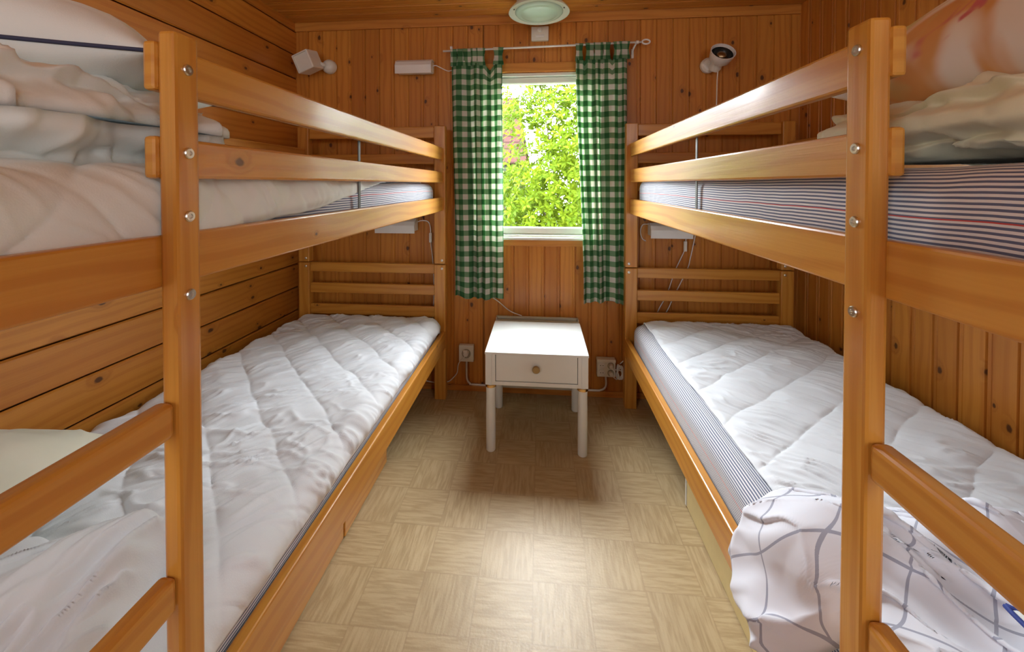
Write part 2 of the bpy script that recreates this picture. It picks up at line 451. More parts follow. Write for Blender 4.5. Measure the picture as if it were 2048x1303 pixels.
def panel(bm, axis, a0, a1, b0, b1, plane, inward, pitch, phase, skip=None):
    """board cladding: boards run along b, repeat along a. axis says where (a,b,plane) go: 'back','side_v','side_h','ceil'"""
    def pt(a, b, d):
        if axis == 'back': return Vector((a, plane + d * inward, b))
        if axis == 'side_v': return Vector((plane + d * inward, a, b))
        if axis == 'side_h': return Vector((plane + d * inward, b, a))
        if axis == 'ceil': return Vector((b, a, plane + d * inward))
    uvl = bm.loops.layers.uv['UVMap']; bl = bm.faces.layers.float['board']
    k0 = math.floor((a0 - phase) / pitch)
    k = k0
    while phase + k * pitch < a1:
        s = phase + k * pitch; e = s + pitch
        prof = [(s, -0.006), (s + 0.0025, -0.006), (s + 0.005, 0.0), (e - 0.018, 0.0), (e - 0.0165, -0.002), (e - 0.0145, -0.002), (e - 0.013, 0.0), (e - 0.0035, 0.0), (e - 0.001, -0.006), (e, -0.006)]
        if axis == 'side_h': prof = [(s, -0.007), (s + 0.003, -0.007), (s + 0.008, 0.0), (e - 0.006, 0.0), (e - 0.001, -0.007), (e, -0.007)]
        prof = [(min(max(a, a0), a1), d) for a, d in prof]
        ru, rv = random.uniform(0, 50), random.uniform(0, 50); rb = random.random()
        spans = [(b0, b1)]
        if skip:
            sa0, sa1, sb0, sb1 = skip
            mid = (s + e) / 2
            if e > sa0 and s < sa1: spans = [(b0, sb0), (sb1, b1)]
        for (c0, c1) in spans:
            for (p, q) in zip(prof[:-1], prof[1:]):
                if abs(q[0] - p[0]) < 1e-6 and abs(q[1] - p[1]) < 1e-6: continue
                vs = [pt(p[0], c0, p[1]), pt(q[0], c0, q[1]), pt(q[0], c1, q[1]), pt(p[0], c1, p[1])]
                f = bm.faces.new([bm.verts.new(v) for v in vs]); f[bl] = rb
                for l, (bb, aa) in zip(f.loops, ((c0, p[0]), (c0, q[0]), (c1, q[0]), (c1, p[0]))): l[uvl].uv = (ru + bb, rv + aa)
        k += 1
    # backing slab
# window opening
WX0, WX1, WZ0, WZ1 = -0.318, 0.318, 0.875, 1.80
def slab(bm, x0, x1, y0, y1, z0, z1): box(bm, x0, x1, y0, y1, z0, z1, 0)
bm = newbm()
# back wall built as four blocks of cladding round the window hole
for (a0, a1, b0, b1) in ((XL, WX0, 0, ZC), (WX1, XR, 0, ZC), (WX0, WX1, 0, WZ0), (WX0, WX1, WZ1, ZC)):
    panel(bm, 'back', a0, a1, b0, b1, YB, -1, 0.0862, -0.148)
slab(bm, XL - .1, WX0, YB + .007, YB + .12, 0, ZC + .1); slab(bm, WX1, XR + .1, YB + .007, YB + .12, 0, ZC + .1)
slab(bm, WX0, WX1, YB + .007, YB + .12, 0, WZ0); slab(bm, WX0, WX1, YB + .007, YB + .12, WZ1, ZC + .1)
bmesh.ops.recalc_face_normals(bm, faces=[f for f in bm.faces])
struct(finish('wall_back', bm, 'pine_wall'))
bm = newbm(); panel(bm, 'side_h', 0, ZC, YF, YB, XL, 1, 0.1365, 0.0245); slab(bm, XL - .1, XL - .007, YF - .1, YB + .1, 0, ZC + .1)
struct(finish('wall_left', bm, 'pine_wall'))
bm = newbm(); panel(bm, 'side_v', YF, YB, 0, ZC, XR, -1, 0.0835, 1.508); slab(bm, XR + .007, XR + .1, YF - .1, YB + .1, 0, ZC + .1)
struct(finish('wall_right', bm, 'pine_wall'))
bm = newbm(); panel(bm, 'ceil', YF, YB, XL, XR, ZC, -1, 0.0815, 2.233); slab(bm, XL - .1, XR + .1, YF - .1, YB + .1, ZC + .007, ZC + .1)
struct(finish('ceiling', bm, 'pine_ceiling'))
bm = newbm(); panel(bm, 'back', XL, XR, 0, ZC, YF, 1, 0.0862, 0.02); slab(bm, XL - .1, XR + .1, YF - .1, YF - .007, 0, ZC + .1)
struct(finish('wall_rear', bm, 'pine_wall'))
# mouldings
bm = newbm(); box(bm, XL, XR, YB - .014, YB - .0005, 2.072, ZC, .003); struct(finish('trim_1', bm, 'pine_trim'))
bm = newbm(); box(bm, XL, XR, YB - .014, YB - .0005, 0.0, 0.032, .003); struct(finish('baseboard_back', bm, 'pine_trim'))
bm = newbm(); box(bm, XL, XL + .014, YF, YB - .02, 0, .032, .003); struct(finish('baseboard_left', bm, 'pine_trim'))
bm = newbm(); box(bm, XR - .014, XR, YF, YB - .02, 0, .032, .003); struct(finish('baseboard_right', bm, 'pine_trim'))
# wooden casing boards round the window
bm = newbm()
box(bm, WX0 - .06, WX1 + .06, YB - .014, YB - .0005, WZ1 + .004, WZ1 + .055, .003)
box(bm, WX0 - .06, WX1 + .06, YB - .014, YB - .0005, WZ0 - .042, WZ0 - .006, .003)
box(bm, WX0 - .06, WX0 - .002, YB - .014, YB - .0005, WZ0 - .006, WZ1 + .004, .003)
box(bm, WX1 + .002, WX1 + .06, YB - .014, YB - .0005, WZ0 - .006, WZ1 + .004, .003)
struct(finish('trim_2', bm, 'pine_trim'))

# ------------------------------------------------------------------ window
win = empty('window_1', (0, YB, WZ0), None, None); win['kind'] = 'structure'
def frame_ring(bm, x0, x1, z0, z1, w, y0, y1, bev, wt=None, wb=None):
    wt = wt or w; wb = wb or w
    box(bm, x0, x0 + w, y0, y1, z0, z1, bev); box(bm, x1 - w, x1, y0, y1, z0, z1, bev)
    box(bm, x0 + w, x1 - w, y0, y1, z1 - wt, z1, bev); box(bm, x0 + w, x1 - w, y0, y1, z0, z0 + wb, bev)
bm = newbm(); frame_ring(bm, WX0, WX1, WZ0, WZ1, .016, YB - .005, YB + .115, .003, .018, .02)
o = finish('window_frame', bm, 'window_white', win); o['kind'] = 'structure'
bm = newbm(); frame_ring(bm, WX0 + .018, WX1 - .018, WZ0 + .022, WZ1 - .02, .036, YB + .012, YB + .06, .006, .034, .038)
o = finish('window_sash', bm, 'window_white', win); o['kind'] = 'structure'
bm = newbm(); box(bm, WX0 + .05, WX1 - .05, YB + .034, YB + .038, WZ0 + .055, WZ1 - .05, 0)
o = finish('window_pane', bm, 'glass', win); o['kind'] = 'structure'
bm = newbm(); box(bm, WX0 - .01, WX1 + .01, YB - .03, YB - .004, WZ0 - .006, WZ0 + .008, .003)
o = finish('window_sill', bm, 'window_white', win); o['kind'] = 'structure'

# ------------------------------------------------------------------ bunk beds
BED = {'L': dict(s=-1, x=-0.513, top=0.378, r3=(1.035, 1.108), r2=(1.188, 1.247), r1=(1.310, 1.378),
                 post=(0.509, 0.549), pd=(-0.013, 0.013), rd=(0.013, 0.032), width=0.84, rung=(0.828, 0.878), ptop=1.392, bolts=(1.342, 1.224, 1.134, 1.022), rod=1.17),
       'R': dict(s=1, x=0.445, top=0.370, r3=(1.024, 1.104), r2=(1.190, 1.257), r1=(1.324, 1.392),
                 post=(0.583, 0.626), pd=(-0.003, 0.025), rd=(0.022, 0.041), width=0.833, rung=(0.777, 0.830), ptop=1.405, bolts=(1.367, 1.230, 1.127, 1.000), rod=1.30)}
YH = 2.132   # south face of the head posts
def bed(side, label):
    B = BED[side]; s = B['s']; x0 = B['x']
    X = lambda d: x0 + s * d
    wd = B['width']
    t = empty('bunk_bed', (X(wd / 2), 1.15, 0), label, 'bunk bed', 'pine bunk beds along the side walls')
    def b(name, d0, d1, y0, y1, z0, z1, mat='pine_bed', parent=None, bev=.004, **kw):
        return beam(name, X(d0), X(d1), y0, y1, z0, z1, mat, parent or t, bev, **kw)
    # head and foot ends
    for (ya, yb, yc, yd, nm) in ((YH, YH + .045, YH + .012, YH + .032, 'head'), (0.125, 0.170, 0.138, 0.158, 'foot')):
        for (d0, d1) in ((0.0, .062), (wd - .062, wd)):
            p = b(nm + '_post', d0, d1, ya, yb, 0.0, 0.741); q = b(nm + '_post', d0, d1, ya, yb, 0.745, 1.497)
            if nm == 'head':
                xx = X(d0 + (.046 if d0 < .1 else .030) * (1 if s < 0 else .35))
                xx = X(d0 + 0.018)
                for zz, par in ((0.720, p), (0.765, q)):
                    bm = newbm(); lathe(bm, [(0.0065, 0), (0.0065, .003), (.004, .004), (0.0, .0045)], (xx, ya, zz), (0, -1, 0), 16); finish('bolt', bm, 'steel', par, 'auto')
        for (z0, z1) in ((.448, .507), (.569, .625), (.688, .741), (1.143, 1.200), (1.289, 1.345), (1.432, 1.494)):
            if nm == 'foot' and z0 < 1: 
                pass
            b(nm + '_slat', .062, wd - .062, yc, yd, z0, z1)
    # lower bed sides and base
    b('lower_side_rail', 0, .025, .170, YH, B['top'] - .093, B['top'])
    b('lower_side_rail', wd - .045, wd - .02, .170, YH, B['top'] - .093, B['top'])
    b('lower_bed_base', .025, wd - .045, .172, YH, B['top'] - .085, B['top'] - .060, 'off_white', bev=.002)
    # upper bed sides, guard rails
    yl0, yl1 = B['post']; r0, r1 = B['rd']
    b('upper_side_rail', r0, r1, .171, YH - .001, *B['r3'])
    b('upper_side_rail', wd - .045, wd - .026, .171, YH - .001, *B['r3'])
    b('upper_bed_base', r1, wd - .045, .172, YH - .001, B['r3'][0] - .004, B['r3'][0] + .014, 'off_white', bev=.002)
    for k in ('r2', 'r1'):
        b('guard_rail', r0, r1, yl0 - .004, YH - .001, *B[k], bev=.005)
        b('guard_rail', wd - .045, wd - .026, .171, YH - .001, *B[k], bev=.005)
    # ladder upright
    lp = b('ladder_post', B['pd'][0], B['pd'][1], yl0, yl1, 0.0, B['ptop'], bev=.005)
    for z in B['bolts']:
        bm = newbm(); lathe(bm, [(.0, .0), (.0078, .0), (.0078, .002), (.0066, .0034), (.0036, .0034), (.0032, .0015), (0, .0015)], (X(B['pd'][0]), (yl0 + yl1) / 2, z), (-s, 0, 0), 24)
        finish('bolt', bm, 'steel', lp, 'auto')
    # rungs from the upright back to the foot post
    for k in range(4):
        z0, z1 = B['rung']; dz = -0.245 * k
        if z0 + dz < 0.05: break
        b('ladder_rung', B['pd'][0] + .004, B['pd'][1] + .004, .171, yl0 - .0005, z0 + dz, z1 + dz, bev=.008, seg=3)
    # steel strap behind the guard rails
    b('metal_strap', r1, r1 + .003, B['rod'] - .007, B['rod'] + .007, B['r3'][0], B['r1'][1] - .01, 'dark_steel', bev=.0008)
    return t
bedL = bed('L', 'honey-coloured pine bunk bed along the horizontally boarded wall')
bedR = bed('R', 'honey-coloured pine bunk bed along the vertically boarded wall')

# ------------------------------------------------------------------ mattresses
def mattress(side, z0, z1, y0, y1, d0, d1, label, bulge=0.006):
    B = BED[side]; s = B['s']; x0 = B['x']
    w = d1 - d0; h = z1 - z0; r = min(.045, h / 2 - .002)
    # closed profile (d, z), starting at the bottom of the aisle side
    prof = []
    def arc(cx, cz, a0, a1, n=8):
        for i in range(n + 1):
            a = math.radians(a0 + (a1 - a0) * i / n); prof.append((cx + r * math.cos(a), cz + r * math.sin(a)))
    arc(d0 + r, z0 + r, 270, 180); arc(d0 + r, z1 - r, 180, 90)
    for i in range(1, 20): prof.append((d0 + r + (w - 2 * r) * i / 20, z1))
    arc(d1 - r, z1 - r, 90, 0); arc(d1 - r, z0 + r, 360, 270)
    for i in range(1, 6): prof.append((d1 - r - (w - 2 * r) * i / 6, z0))
    prof.append(prof[0]); P = np.array(prof)
    arcl = np.concatenate([[0], np.cumsum(np.hypot(np.diff(P[:, 0]), np.diff(P[:, 1])))])
    n = 90; tt = np.linspace(0, 1, n); 
    Y = y0 + (y1 - y0) * tt
    cd = (d0 + d1) / 2; cz = (z0 + z1) / 2
    e = np.minimum(tt, 1 - tt) * (y1 - y0)
    sh = np.where(e < .04, np.sqrt(np.clip(1 - ((.04 - e) / .04) ** 2, 0, 1)) * .04 - .04, 0)   # rounds the ends
    D = P[None, :, 0] + np.sign(cd - P[None, :, 0]) * (-sh[:, None]) * (np.abs(P[None, :, 0] - cd) > w / 2 - r)
    Z = P[None, :, 1] + np.sign(cz - P[None, :, 1]) * (-sh[:, None]) * 0.9
    YY = np.repeat(Y[:, None], len(P), 1)
    wob = (fbm(YY * 5 + 3, arcl[None, :] * 6 + YY * 0, 5, 3) - .5) * 2 * bulge
    nd = np.where(np.abs(P[:, 0] - cd) > w / 2 - r, np.sign(P[:, 0] - cd), 0)[None, :]
    D = D + nd * wob; Z = Z + wob * .6
    X = x0 + s * D
    if s > 0: X, YY, Z = X[::-1], YY[::-1], Z[::-1]
    o = grid_mesh('mattress', X, YY, Z, (YY, np.repeat(arcl[None, :], n, 0)), 'ticking', loc=(x0 + s * cd, (y0 + y1) / 2, z0))
    bm = bmesh.new(); bm.from_mesh(o.data); uvl = bm.loops.layers.uv.active
    bmesh.ops.remove_doubles(bm, verts=bm.verts, dist=1e-5)
    bmesh.ops.holes_fill(bm, edges=[e for e in bm.edges if e.is_boundary], sides=0)
    bmesh.ops.recalc_face_normals(bm, faces=bm.faces)
    bm.to_mesh(o.data); bm.free()
    return tag(o, label, 'mattress', 'striped mattresses on the bunks')

def topper(side, z1, y0, y1, d_edge, d_far, label, mat='sheet', pad=0.010, spacing=0.150, seed=1, hang=None, r=.045, d0m=.03, d1m=.80, wrk=1.0, ang=0.0):
    """quilted pad that follows the mattress top. d_edge(t): arc distance (m) of the aisle hem from the top corner (negative = hangs down the side)"""
    B = BED[side]; s = B['s']; x0 = B['x']
    ny, nx = 420, 190
    t = np.linspace(0, 1, ny)[:, None]; u = np.linspace(0, 1, nx)[None, :]
    Y = y0 + (y1 - y0) * t + 0 * u
    a0 = d_edge(t) if callable(d_edge) else d_edge + 0 * t      # arc coordinate measured from d0m along the top
    a0 = a0 + (fbm(Y[:, :1] * 4, Y[:, :1] * 0 + seed, seed, 3) - .5) * .022
    a1 = d_far + (fbm(Y[:, :1] * 3, Y[:, :1] * 0 + seed + 4, seed, 2) - .5) * .02
    A = a0 + (a1 - a0) * u                                        # arc coordinate
    # map arc to (d, z offset): A>=r -> flat top; below it goes round the corner and down
    def corner(A):
        q = A - r; L = r * math.pi / 2
        th = np.clip(-q / r, 0, math.pi / 2)
        d = np.where(q >= 0, A, r - r * np.sin(th)); z = np.where(q >= 0, 0, -(r - r * np.cos(th)))
        dn = np.clip(-q - L, 0, None); z = z - dn
        nx_ = np.where(q >= 0, 0, -np.sin(th)); nz_ = np.where(q >= 0, 1, np.cos(th))
        return d, z, nx_, nz_
    d, dz, nX, nZ = corner(A)
    wM = d1m - d0m
    A2 = wM - A; d2, dz2, nX2, nZ2 = corner(A2)
    far = A > wM / 2
    d = np.where(far, wM - d2, d); dz = np.where(far, dz2, dz); nX = np.where(far, -nX2, nX); nZ = np.where(far, nZ2, nZ)
    # quilting
    ca, sa = math.cos(math.radians(45 + ang)), math.sin(math.radians(45 + ang))
    wob = (fbm(A * 7, Y * 7, seed + 3, 2) - .5) * .03
    p = (A * ca + Y * sa + wob) / spacing; q = (-A * ca + Y * sa - wob) / spacing
    lp = np.abs(p - np.round(p)) * 2; lq = np.abs(q - np.round(q)) * 2
    puff = np.minimum((lp * 1.1) ** .36, 1) * np.minimum((lq * 1.1) ** .36, 1)
    # pulled wrinkles across the diamonds
    w1 = ridge(p * 9 + fbm(A * 9, Y * 9, seed + 8) * 2.5, q * 1.3, seed + 11) ** 3
    w2 = ridge(A * 9 + 3 * fbm(A * 5, Y * 5, seed + 2), Y * 26 + 2 * fbm(A * 6, Y * 6, seed + 6), seed + 21) ** 4
    w3 = fbm(A * 4, Y * 4, seed + 31, 3)
    h = pad * (0.15 + puff * .95) + wrk * (.0050 * w1 * puff + .0045 * w2 * sst(.40, .65, fbm(A * 3, Y * 3, seed + 44))) + .014 * (w3 - .5)
    hem = sst(0, .03, u) * sst(0, .03, 1 - u) * sst(0, .006, t) * sst(0, .006, 1 - t)
    h = .004 + np.clip(h, -.001, 1) * (.25 + .75 * hem) 
    # ends turn down
    e = np.minimum(Y - y0, y1 - Y); dz = dz - np.where(e < .03, .03 - np.sqrt(np.clip(.03 ** 2 - (.03 - e) ** 2, 0, 1)), 0)
    D = d0m + d + nX * h; Z = z1 + dz + nZ * h
    X = x0 + s * D
    if s < 0: X, Y, Z, A = X[::-1], Y[::-1], Z[::-1], A[::-1]
    o = grid_mesh('mattress_pad', X, Y + 0 * X, Z, (A, Y), mat, thick=.006, loc=(x0 + s * .42, (y0 + y1) / 2, z1))
    return tag(o, label, 'mattress pad', 'quilted mattress pads')

ML, MR = 0.448, 0.468
mattress('L', .332, ML, .20, 2.105, .030, .800, 'striped mattress on the lower bunk by the horizontally boarded wall, hem of pad above it')
mattress('R', .322, MR, .20, 2.105, .030, .800, 'blue and white striped mattress on the lower bunk by the vertically boarded wall')
mattress('L', 1.062, 1.185, .20, 2.095, .045, .79, 'striped mattress on the upper bunk, mostly covered by a quilted pad')
mattress('R', 1.054, 1.205, .20, 2.095, .050, .79, 'navy pinstriped mattress with red lines, uncovered on the upper bunk')
topper('L', ML + .002, .21, 2.10, -.030, .765, 'white quilted mattress pad on the lower bunk, shaded and wrinkled, beneath the crumpled white bedding', seed=3, wrk=1.8, pad=.013)
topper('R', MR + .002, .21, 2.10, 0.052, .765, 'smooth white quilted mattress pad on the lower bunk whose striped mattress side shows', seed=9, ang=6, wrk=1.3)
topper('L', 1.187, .21, 2.02, lambda t: .05 - .16 * sst(.1, 1.0, 1 - t) , .735, 'white quilted pad hanging over the side of the upper bunk mattress', mat='sheet_warm', seed=14, d0m=.045, d1m=.79, pad=.014)

# ------------------------------------------------------------------ loose duvets: a sheet laid along a cross-section path, thrown into creases
def creases(a, y, th, seed, layers, warp=1.0):
    c, s_ = math.cos(th), math.sin(th); p = a * c + y * s_; q = -a * s_ + y * c
    h = 0 * a
    for i, (lam, amp, st, pw) in enumerate(layers):
        wp = p + warp * lam * 1.5 * (fbm(q / (lam * 3.5), p / (lam * 3.5), seed + i * 31, 3) - .5)
        wq = q + warp * lam * 2.0 * (fbm(p / (lam * 3), q / (lam * 3), seed + i * 37 + 5, 2) - .5)
        h = h + amp * (ridge(wp / lam, wq / (lam * st), seed + i * 13) ** pw - .35)
    return h
def loose_duvet(path, y0, y1, inset, bulges, th, layers, mat, label, seed, pad=.028, uvrot=0.0, group='crumpled duvets', pinch=.010, warp=1.0):
    """path: (x, z) polyline from the aisle hem to the wall; inset(y01) -> arc length trimmed off at the hem"""
    P = np.array([[v.x, v.y] for v in catmull([(x, z, 0) for x, z in path], 12)])
    L = np.concatenate([[0], np.cumsum(np.hypot(np.diff(P[:, 0]), np.diff(P[:, 1])))])
    T = np.gradient(P, axis=0); T /= np.linalg.norm(T, axis=1)[:, None] + 1e-9
    Nn = np.stack([-T[:, 1], T[:, 0]], 1); Nn *= np.sign(Nn[len(Nn) // 2, 1])
    n, m = 330, 300
    u = np.linspace(0, 1, n)[:, None] + np.zeros((n, m)); v = np.linspace(0, 1, m)[None, :] + np.zeros((n, m))
    far = y1(u) if callable(y1) else y1
    Y = y0 + (far - y0) * v
    A = inset(v) + (L[-1] - inset(v)) * u
    ed = np.minimum(np.minimum(A - inset(v), (L[-1] - A)), np.minimum(Y - y0, far - Y))
    round_ = np.sqrt(np.clip(1 - (1 - np.clip(ed / .045, 0, 1)) ** 2, 0, 1))
    h = pad + creases(A, Y, th, seed, layers, warp)
    px = np.interp(A, L, P[:, 0]); pz = np.interp(A, L, P[:, 1]); nx = np.interp(A, L, Nn[:, 0]); nz = np.interp(A, L, Nn[:, 1])
    for (bx, by, rx, ry, hh, rot) in bulges:
        dx = (px - bx) * math.cos(rot) + (Y - by) * math.sin(rot); dy = -(px - bx) * math.sin(rot) + (Y - by) * math.cos(rot)
        h = h + hh * np.exp(-(dx / rx) ** 2 - (dy / ry) ** 2)
    h = np.maximum(h, .005) * round_ + .003
    # creases also pull the cloth sideways a little
    gA = np.gradient(h, axis=0) / (np.gradient(A, axis=0) + 1e-6); gY = np.gradient(h, axis=1) / (np.gradient(Y, axis=1) + 1e-6)
    sh = np.clip(gA, -1.2, 1.2) * pinch * round_
    X = px + nx * h + sh; Z = pz + nz * h; Y2 = Y + np.clip(gY, -1.2, 1.2) * pinch * round_
    c, s_ = math.cos(uvrot), math.sin(uvrot)
    if path[0][0] > path[-1][0]: X, Y2, Z, A, Y = X[::-1], Y2[::-1], Z[::-1], A[::-1], Y[::-1]
    st = A + 0 * sh
    o = grid_mesh('duvet', X, Y2, Z, (st * c - Y * s_, st * s_ + Y * c), mat, thick=.005, loc=(float(px.mean()), float(Y.mean()), float(pz.min())))
    return tag(o, label, 'duvet', group)
loose_duvet([(-.575, ML + .006), (-.70, ML + .012), (-.90, ML + .015), (-1.10, ML + .015), (-1.29, ML + .012)], .20, lambda u: .70 - .10 * u + .02 * np.sin(u * 9), lambda v: .10 * v + .012 * np.sin(v * 9),
    [(-1.0, .40, .28, .20, .075, .4), (-.72, .60, .10, .10, .035, .5)], .12, [(.11, .045, 3.5, 1.2), (.042, .040, 6, 1.4), (.018, .016, 6, 1.5)], 'sheet',
    'white cotton duvet crumpled into tight creases at the ladder end of the lower bunk', 4, pad=.032, pinch=.0010, warp=.8)
loose_duvet([(.425, .300), (.427, .345), (.434, .385), (.458, .425), (.500, .474), (.560, MR + .018), (.75, MR + .020), (.95, MR + .020), (1.20, MR + .016)], .20, lambda u: .86 + .045 * np.sin(u * 7 + .4), lambda v: .045 + .02 * sst(.8, 1, v) + .135 * (1 - sst(.66, .76, v)) + .008 * np.sin(v * 40),
    [(.62, .74, .16, .07, .050, -.2), (.86, .80, .20, .08, .045, .1), (.66, .52, .22, .07, .050, .5), (.98, .55, .12, .16, .050, .2), (.52, .62, .06, .12, .02, 0)], .55,
    [(.16, .055, 3, 1.2), (.07, .036, 4, 1.5), (.03, .010, 5, 1.8)], 'checked',
    'white duvet with thin grey check lines spilling over the lower bunk rail', 12, pad=.016, uvrot=.75, pinch=.006)

# ------------------------------------------------------------------ pillows
def pillow(name, c, a, b, h, rz, tilt, mat, label, cat, group=None, pipe=None, seed=0, wr=.010, n=70, sag=0.0, tiltdir=(1, 0)):
    """c centre of underside, half sizes a,b, thickness h"""
    u = np.linspace(-1, 1, n)[:, None] + np.zeros((n, n)); v = np.linspace(-1, 1, n)[None, :] + np.zeros((n, n))
    prof = (np.clip(1 - np.abs(u) ** 3.0, 0, 1) * np.clip(1 - np.abs(v) ** 3.0, 0, 1)) ** .55
    pinch = 1 - .10 * (1 - np.abs(u) ** 2) * np.abs(v) ** 3
    pinch2 = 1 - .10 * (1 - np.abs(v) ** 2) * np.abs(u) ** 3
    x = u * a * pinch2; y = v * b * pinch
    wz = (ridge(u * 3 + fbm(u * 2, v * 2, seed) * 3, v * 3, seed + 3) ** 2 - .4) * wr + (fbm(u * 3, v * 3, seed + 7) - .5) * wr * 2
    top = h * .5 * prof * 1.2 + wz * prof; bot = -h * .5 * prof * .7
    rad = rz; ct, st = math.cos(rad), math.sin(rad)
    ax = Vector((tiltdir[0], tiltdir[1], 0)).normalized()
    R = Matrix.Rotation(tilt, 3, ax) @ Matrix.Rotation(rad, 3, 'Z')
    Rn = np.array(R)
    o = empty(name, c, label, cat, group)
    def put(Z):
        P = np.stack([x, y, Z], -1) @ Rn.T; return P[..., 0] + c[0], P[..., 1] + c[1], P[..., 2] + c[2]
    tx, ty, tz = put(top); bx, by, bz = put(bot)
    X = np.concatenate([tx, bx[::-1][1:]], 0); Y = np.concatenate([ty, by[::-1][1:]], 0); Z = np.concatenate([tz, bz[::-1][1:]], 0)
    U_ = np.concatenate([u * a, (u * a)[::-1][1:]], 0); V_ = np.concatenate([v * b, v[::-1][1:] * b], 0)
    body = grid_mesh('pillow_case', X, Y, Z, (U_, V_), mat, o)
    bm = bmesh.new(); bm.from_mesh(body.data); bmesh.ops.remove_doubles(bm, verts=bm.verts, dist=1e-4); bmesh.ops.recalc_face_normals(bm, faces=bm.faces); 
    bm.to_mesh(body.data); bm.free()
    if pipe:
        e = [(i, 0) for i in range(0, n, 4)] + [(n - 1, j) for j in range(0, n, 4)] + [(i, n - 1) for i in range(n - 1, -1, -4)] + [(0, j) for j in range(n - 1, -1, -4)]
        zx, zy, zz = put(np.zeros_like(u))
        bm = bmesh.new(); tube(bm, [(zx[i, j], zy[i, j], zz[i, j]) for i, j in e], .0032, 8, True, 2)
        finish('piping', bm, pipe, o, True)
    return o

pillow('pillow', (-1.15, .64, ML + .125), .22, .18, .15, .20, .0, 'pillow_pale', 'pale cream pillow lying by the wall behind the crumpled white duvet on the lower bunk', 'pillow', 'bed pillows', pipe=None, seed=3)
pillow('pillow', (.80, .31, MR + .145), .26, .20, .11, -.35, .0, 'pillow_white', 'white pillow with blue piping lying on the checked duvet', 'pillow', 'bed pillows', pipe='piping_blue', seed=5)

# ------------------------------------------------------------------ folded bedding on the upper bunks
def folded(name, x0, x1, y0, y1, zb, zt, folds, mat, label, cat, group=None, seed=0, wr=.012, skew=0.0, droop=.02, side='L'):
    """bulky folded duvet: rounded layered block with soft folds; its long ends rounded"""
    n, m = 150, 160
    # profile around: closed loop in (q: across 0..1 , z)
    th = np.linspace(0, 2 * math.pi, m)[None, :]; t = np.linspace(-1, 1, n)[:, None]
    ce, se = np.cos(th), np.sin(th)
    px = np.sign(ce) * np.abs(ce) ** .55; pz = np.sign(se) * np.abs(se) ** .62
    env = np.clip(1 - np.abs(t) ** 7, 0, 1) ** .45
    lay = 1 - .10 * (np.abs(np.sin(pz * folds * math.pi / 2)) ** 6)     # creases between the layers
    hw = (x1 - x0) / 2; hy = (y1 - y0) / 2; hh = (zt - zb) / 2
    P = px * lay
    nse = (fbm(t * 4 + 9, th * 1.6, seed, 3) - .5) * wr * 4 + (ridge(t * 6 + 2 * fbm(t * 3, th, seed + 4), th * 2.2, seed + 9) ** 2 - .4) * wr
    X = (x0 + x1) / 2 + (hw * env + nse) * P * (1 - 0 * t)
    Y = (y0 + y1) / 2 + hy * t * (1 - .05 * (1 - np.abs(pz))) + skew * P * .1 + nse * 0.3
    Z = (zb + zt) / 2 + (hh * (.55 + .45 * env) * (1 + .12 * np.sin(t * 3 + seed)) + nse) * pz
    Z = np.maximum(Z, zb)
    X, Y, Z = np.broadcast_arrays(X, Y, Z)
    o = grid_mesh(name, X.copy(), Y.copy(), Z.copy(), (Y + 0, X + Z), mat, loc=((x0 + x1) / 2, (y0 + y1) / 2, zb))
    bm = bmesh.new(); bm.from_mesh(o.data); bmesh.ops.remove_doubles(bm, verts=bm.verts, dist=1e-4)
    bmesh.ops.holes_fill(bm, edges=[e for e in bm.edges if e.is_boundary], sides=0); bmesh.ops.recalc_face_normals(bm, faces=bm.faces)
    bm.to_mesh(o.data); bm.free()
    return tag(o, label, cat, group)

folded('duvet', -1.28, -.60, .22, .80, 1.192, 1.345, 2, 'sheet_warm', 'bulky folded white duvet on the upper bunk under the dark-piped pillow', 'duvet', 'folded duvets', seed=2, wr=.016)
pillow('pillow', (-1.0, .60, 1.385), .33, .24, .20, .55, .0, 'sheet_warm', 'white pillow with dark piping on top of the folded duvet on the upper bunk', 'pillow', 'bed pillows', pipe='piping_dark', seed=8)
folded('duvet', .55, 1.20, .22, .98, 1.218, 1.322, 2, 'duvet_beige', 'cream folded duvet with ribbed folds on the bare striped mattress', 'duvet', 'folded duvets', seed=6, wr=.012)
pillow('pillow', (.90, .60, 1.375), .33, .30, .26, -.12, 0.0, 'floral', 'pillow in a red and ochre floral pattern on the cream folded duvet', 'pillow', 'bed pillows', seed=11)

# ------------------------------------------------------------------ bedside table
tb = empty('bedside_table', (-.015, 1.92, 0), 'small white bedside table with one drawer standing under the window', 'table')
tx0, tx1, ty0, ty1 = -.240, .210, 1.722, 2.125
beam('tabletop', tx0, tx1, ty0, ty1, .436, .447, 'white_paint', tb, .0025)
for (xa, xb) in ((tx0 + .002, tx0 + .030), (tx1 - .030, tx1 - .002)):
    beam('side_panel', xa, xb, ty0 + .006, ty1 - .004, .300, .436, 'white_paint', tb, .002)
for (xa, xb) in ((tx0 + .030, tx0 + .046), (tx1 - .046, tx1 - .030)):
    beam('front_stile', xa, xb, ty0 + .0065, ty0 + .024, .300, .436, 'white_paint', tb, .0015)
beam('bottom_rail', tx0 + .046, tx1 - .046, ty0 + .0065, ty0 + .030, .300, .3165, 'white_paint', tb, .0015)
beam('back_panel', tx0 + .030, tx1 - .030, ty1 - .018, ty1 - .006, .300, .436, 'white_paint', tb, .0015)
beam('bottom_panel', tx0 + .030, tx1 - .030, ty0 + .030, ty1 - .018, .301, .309, 'white_paint', tb, .001)
dr = beam('drawer', tx0 + .048, tx1 - .048, ty0 + .009, ty0 + .030, .319, .4345, 'white_paint', tb, .0015)
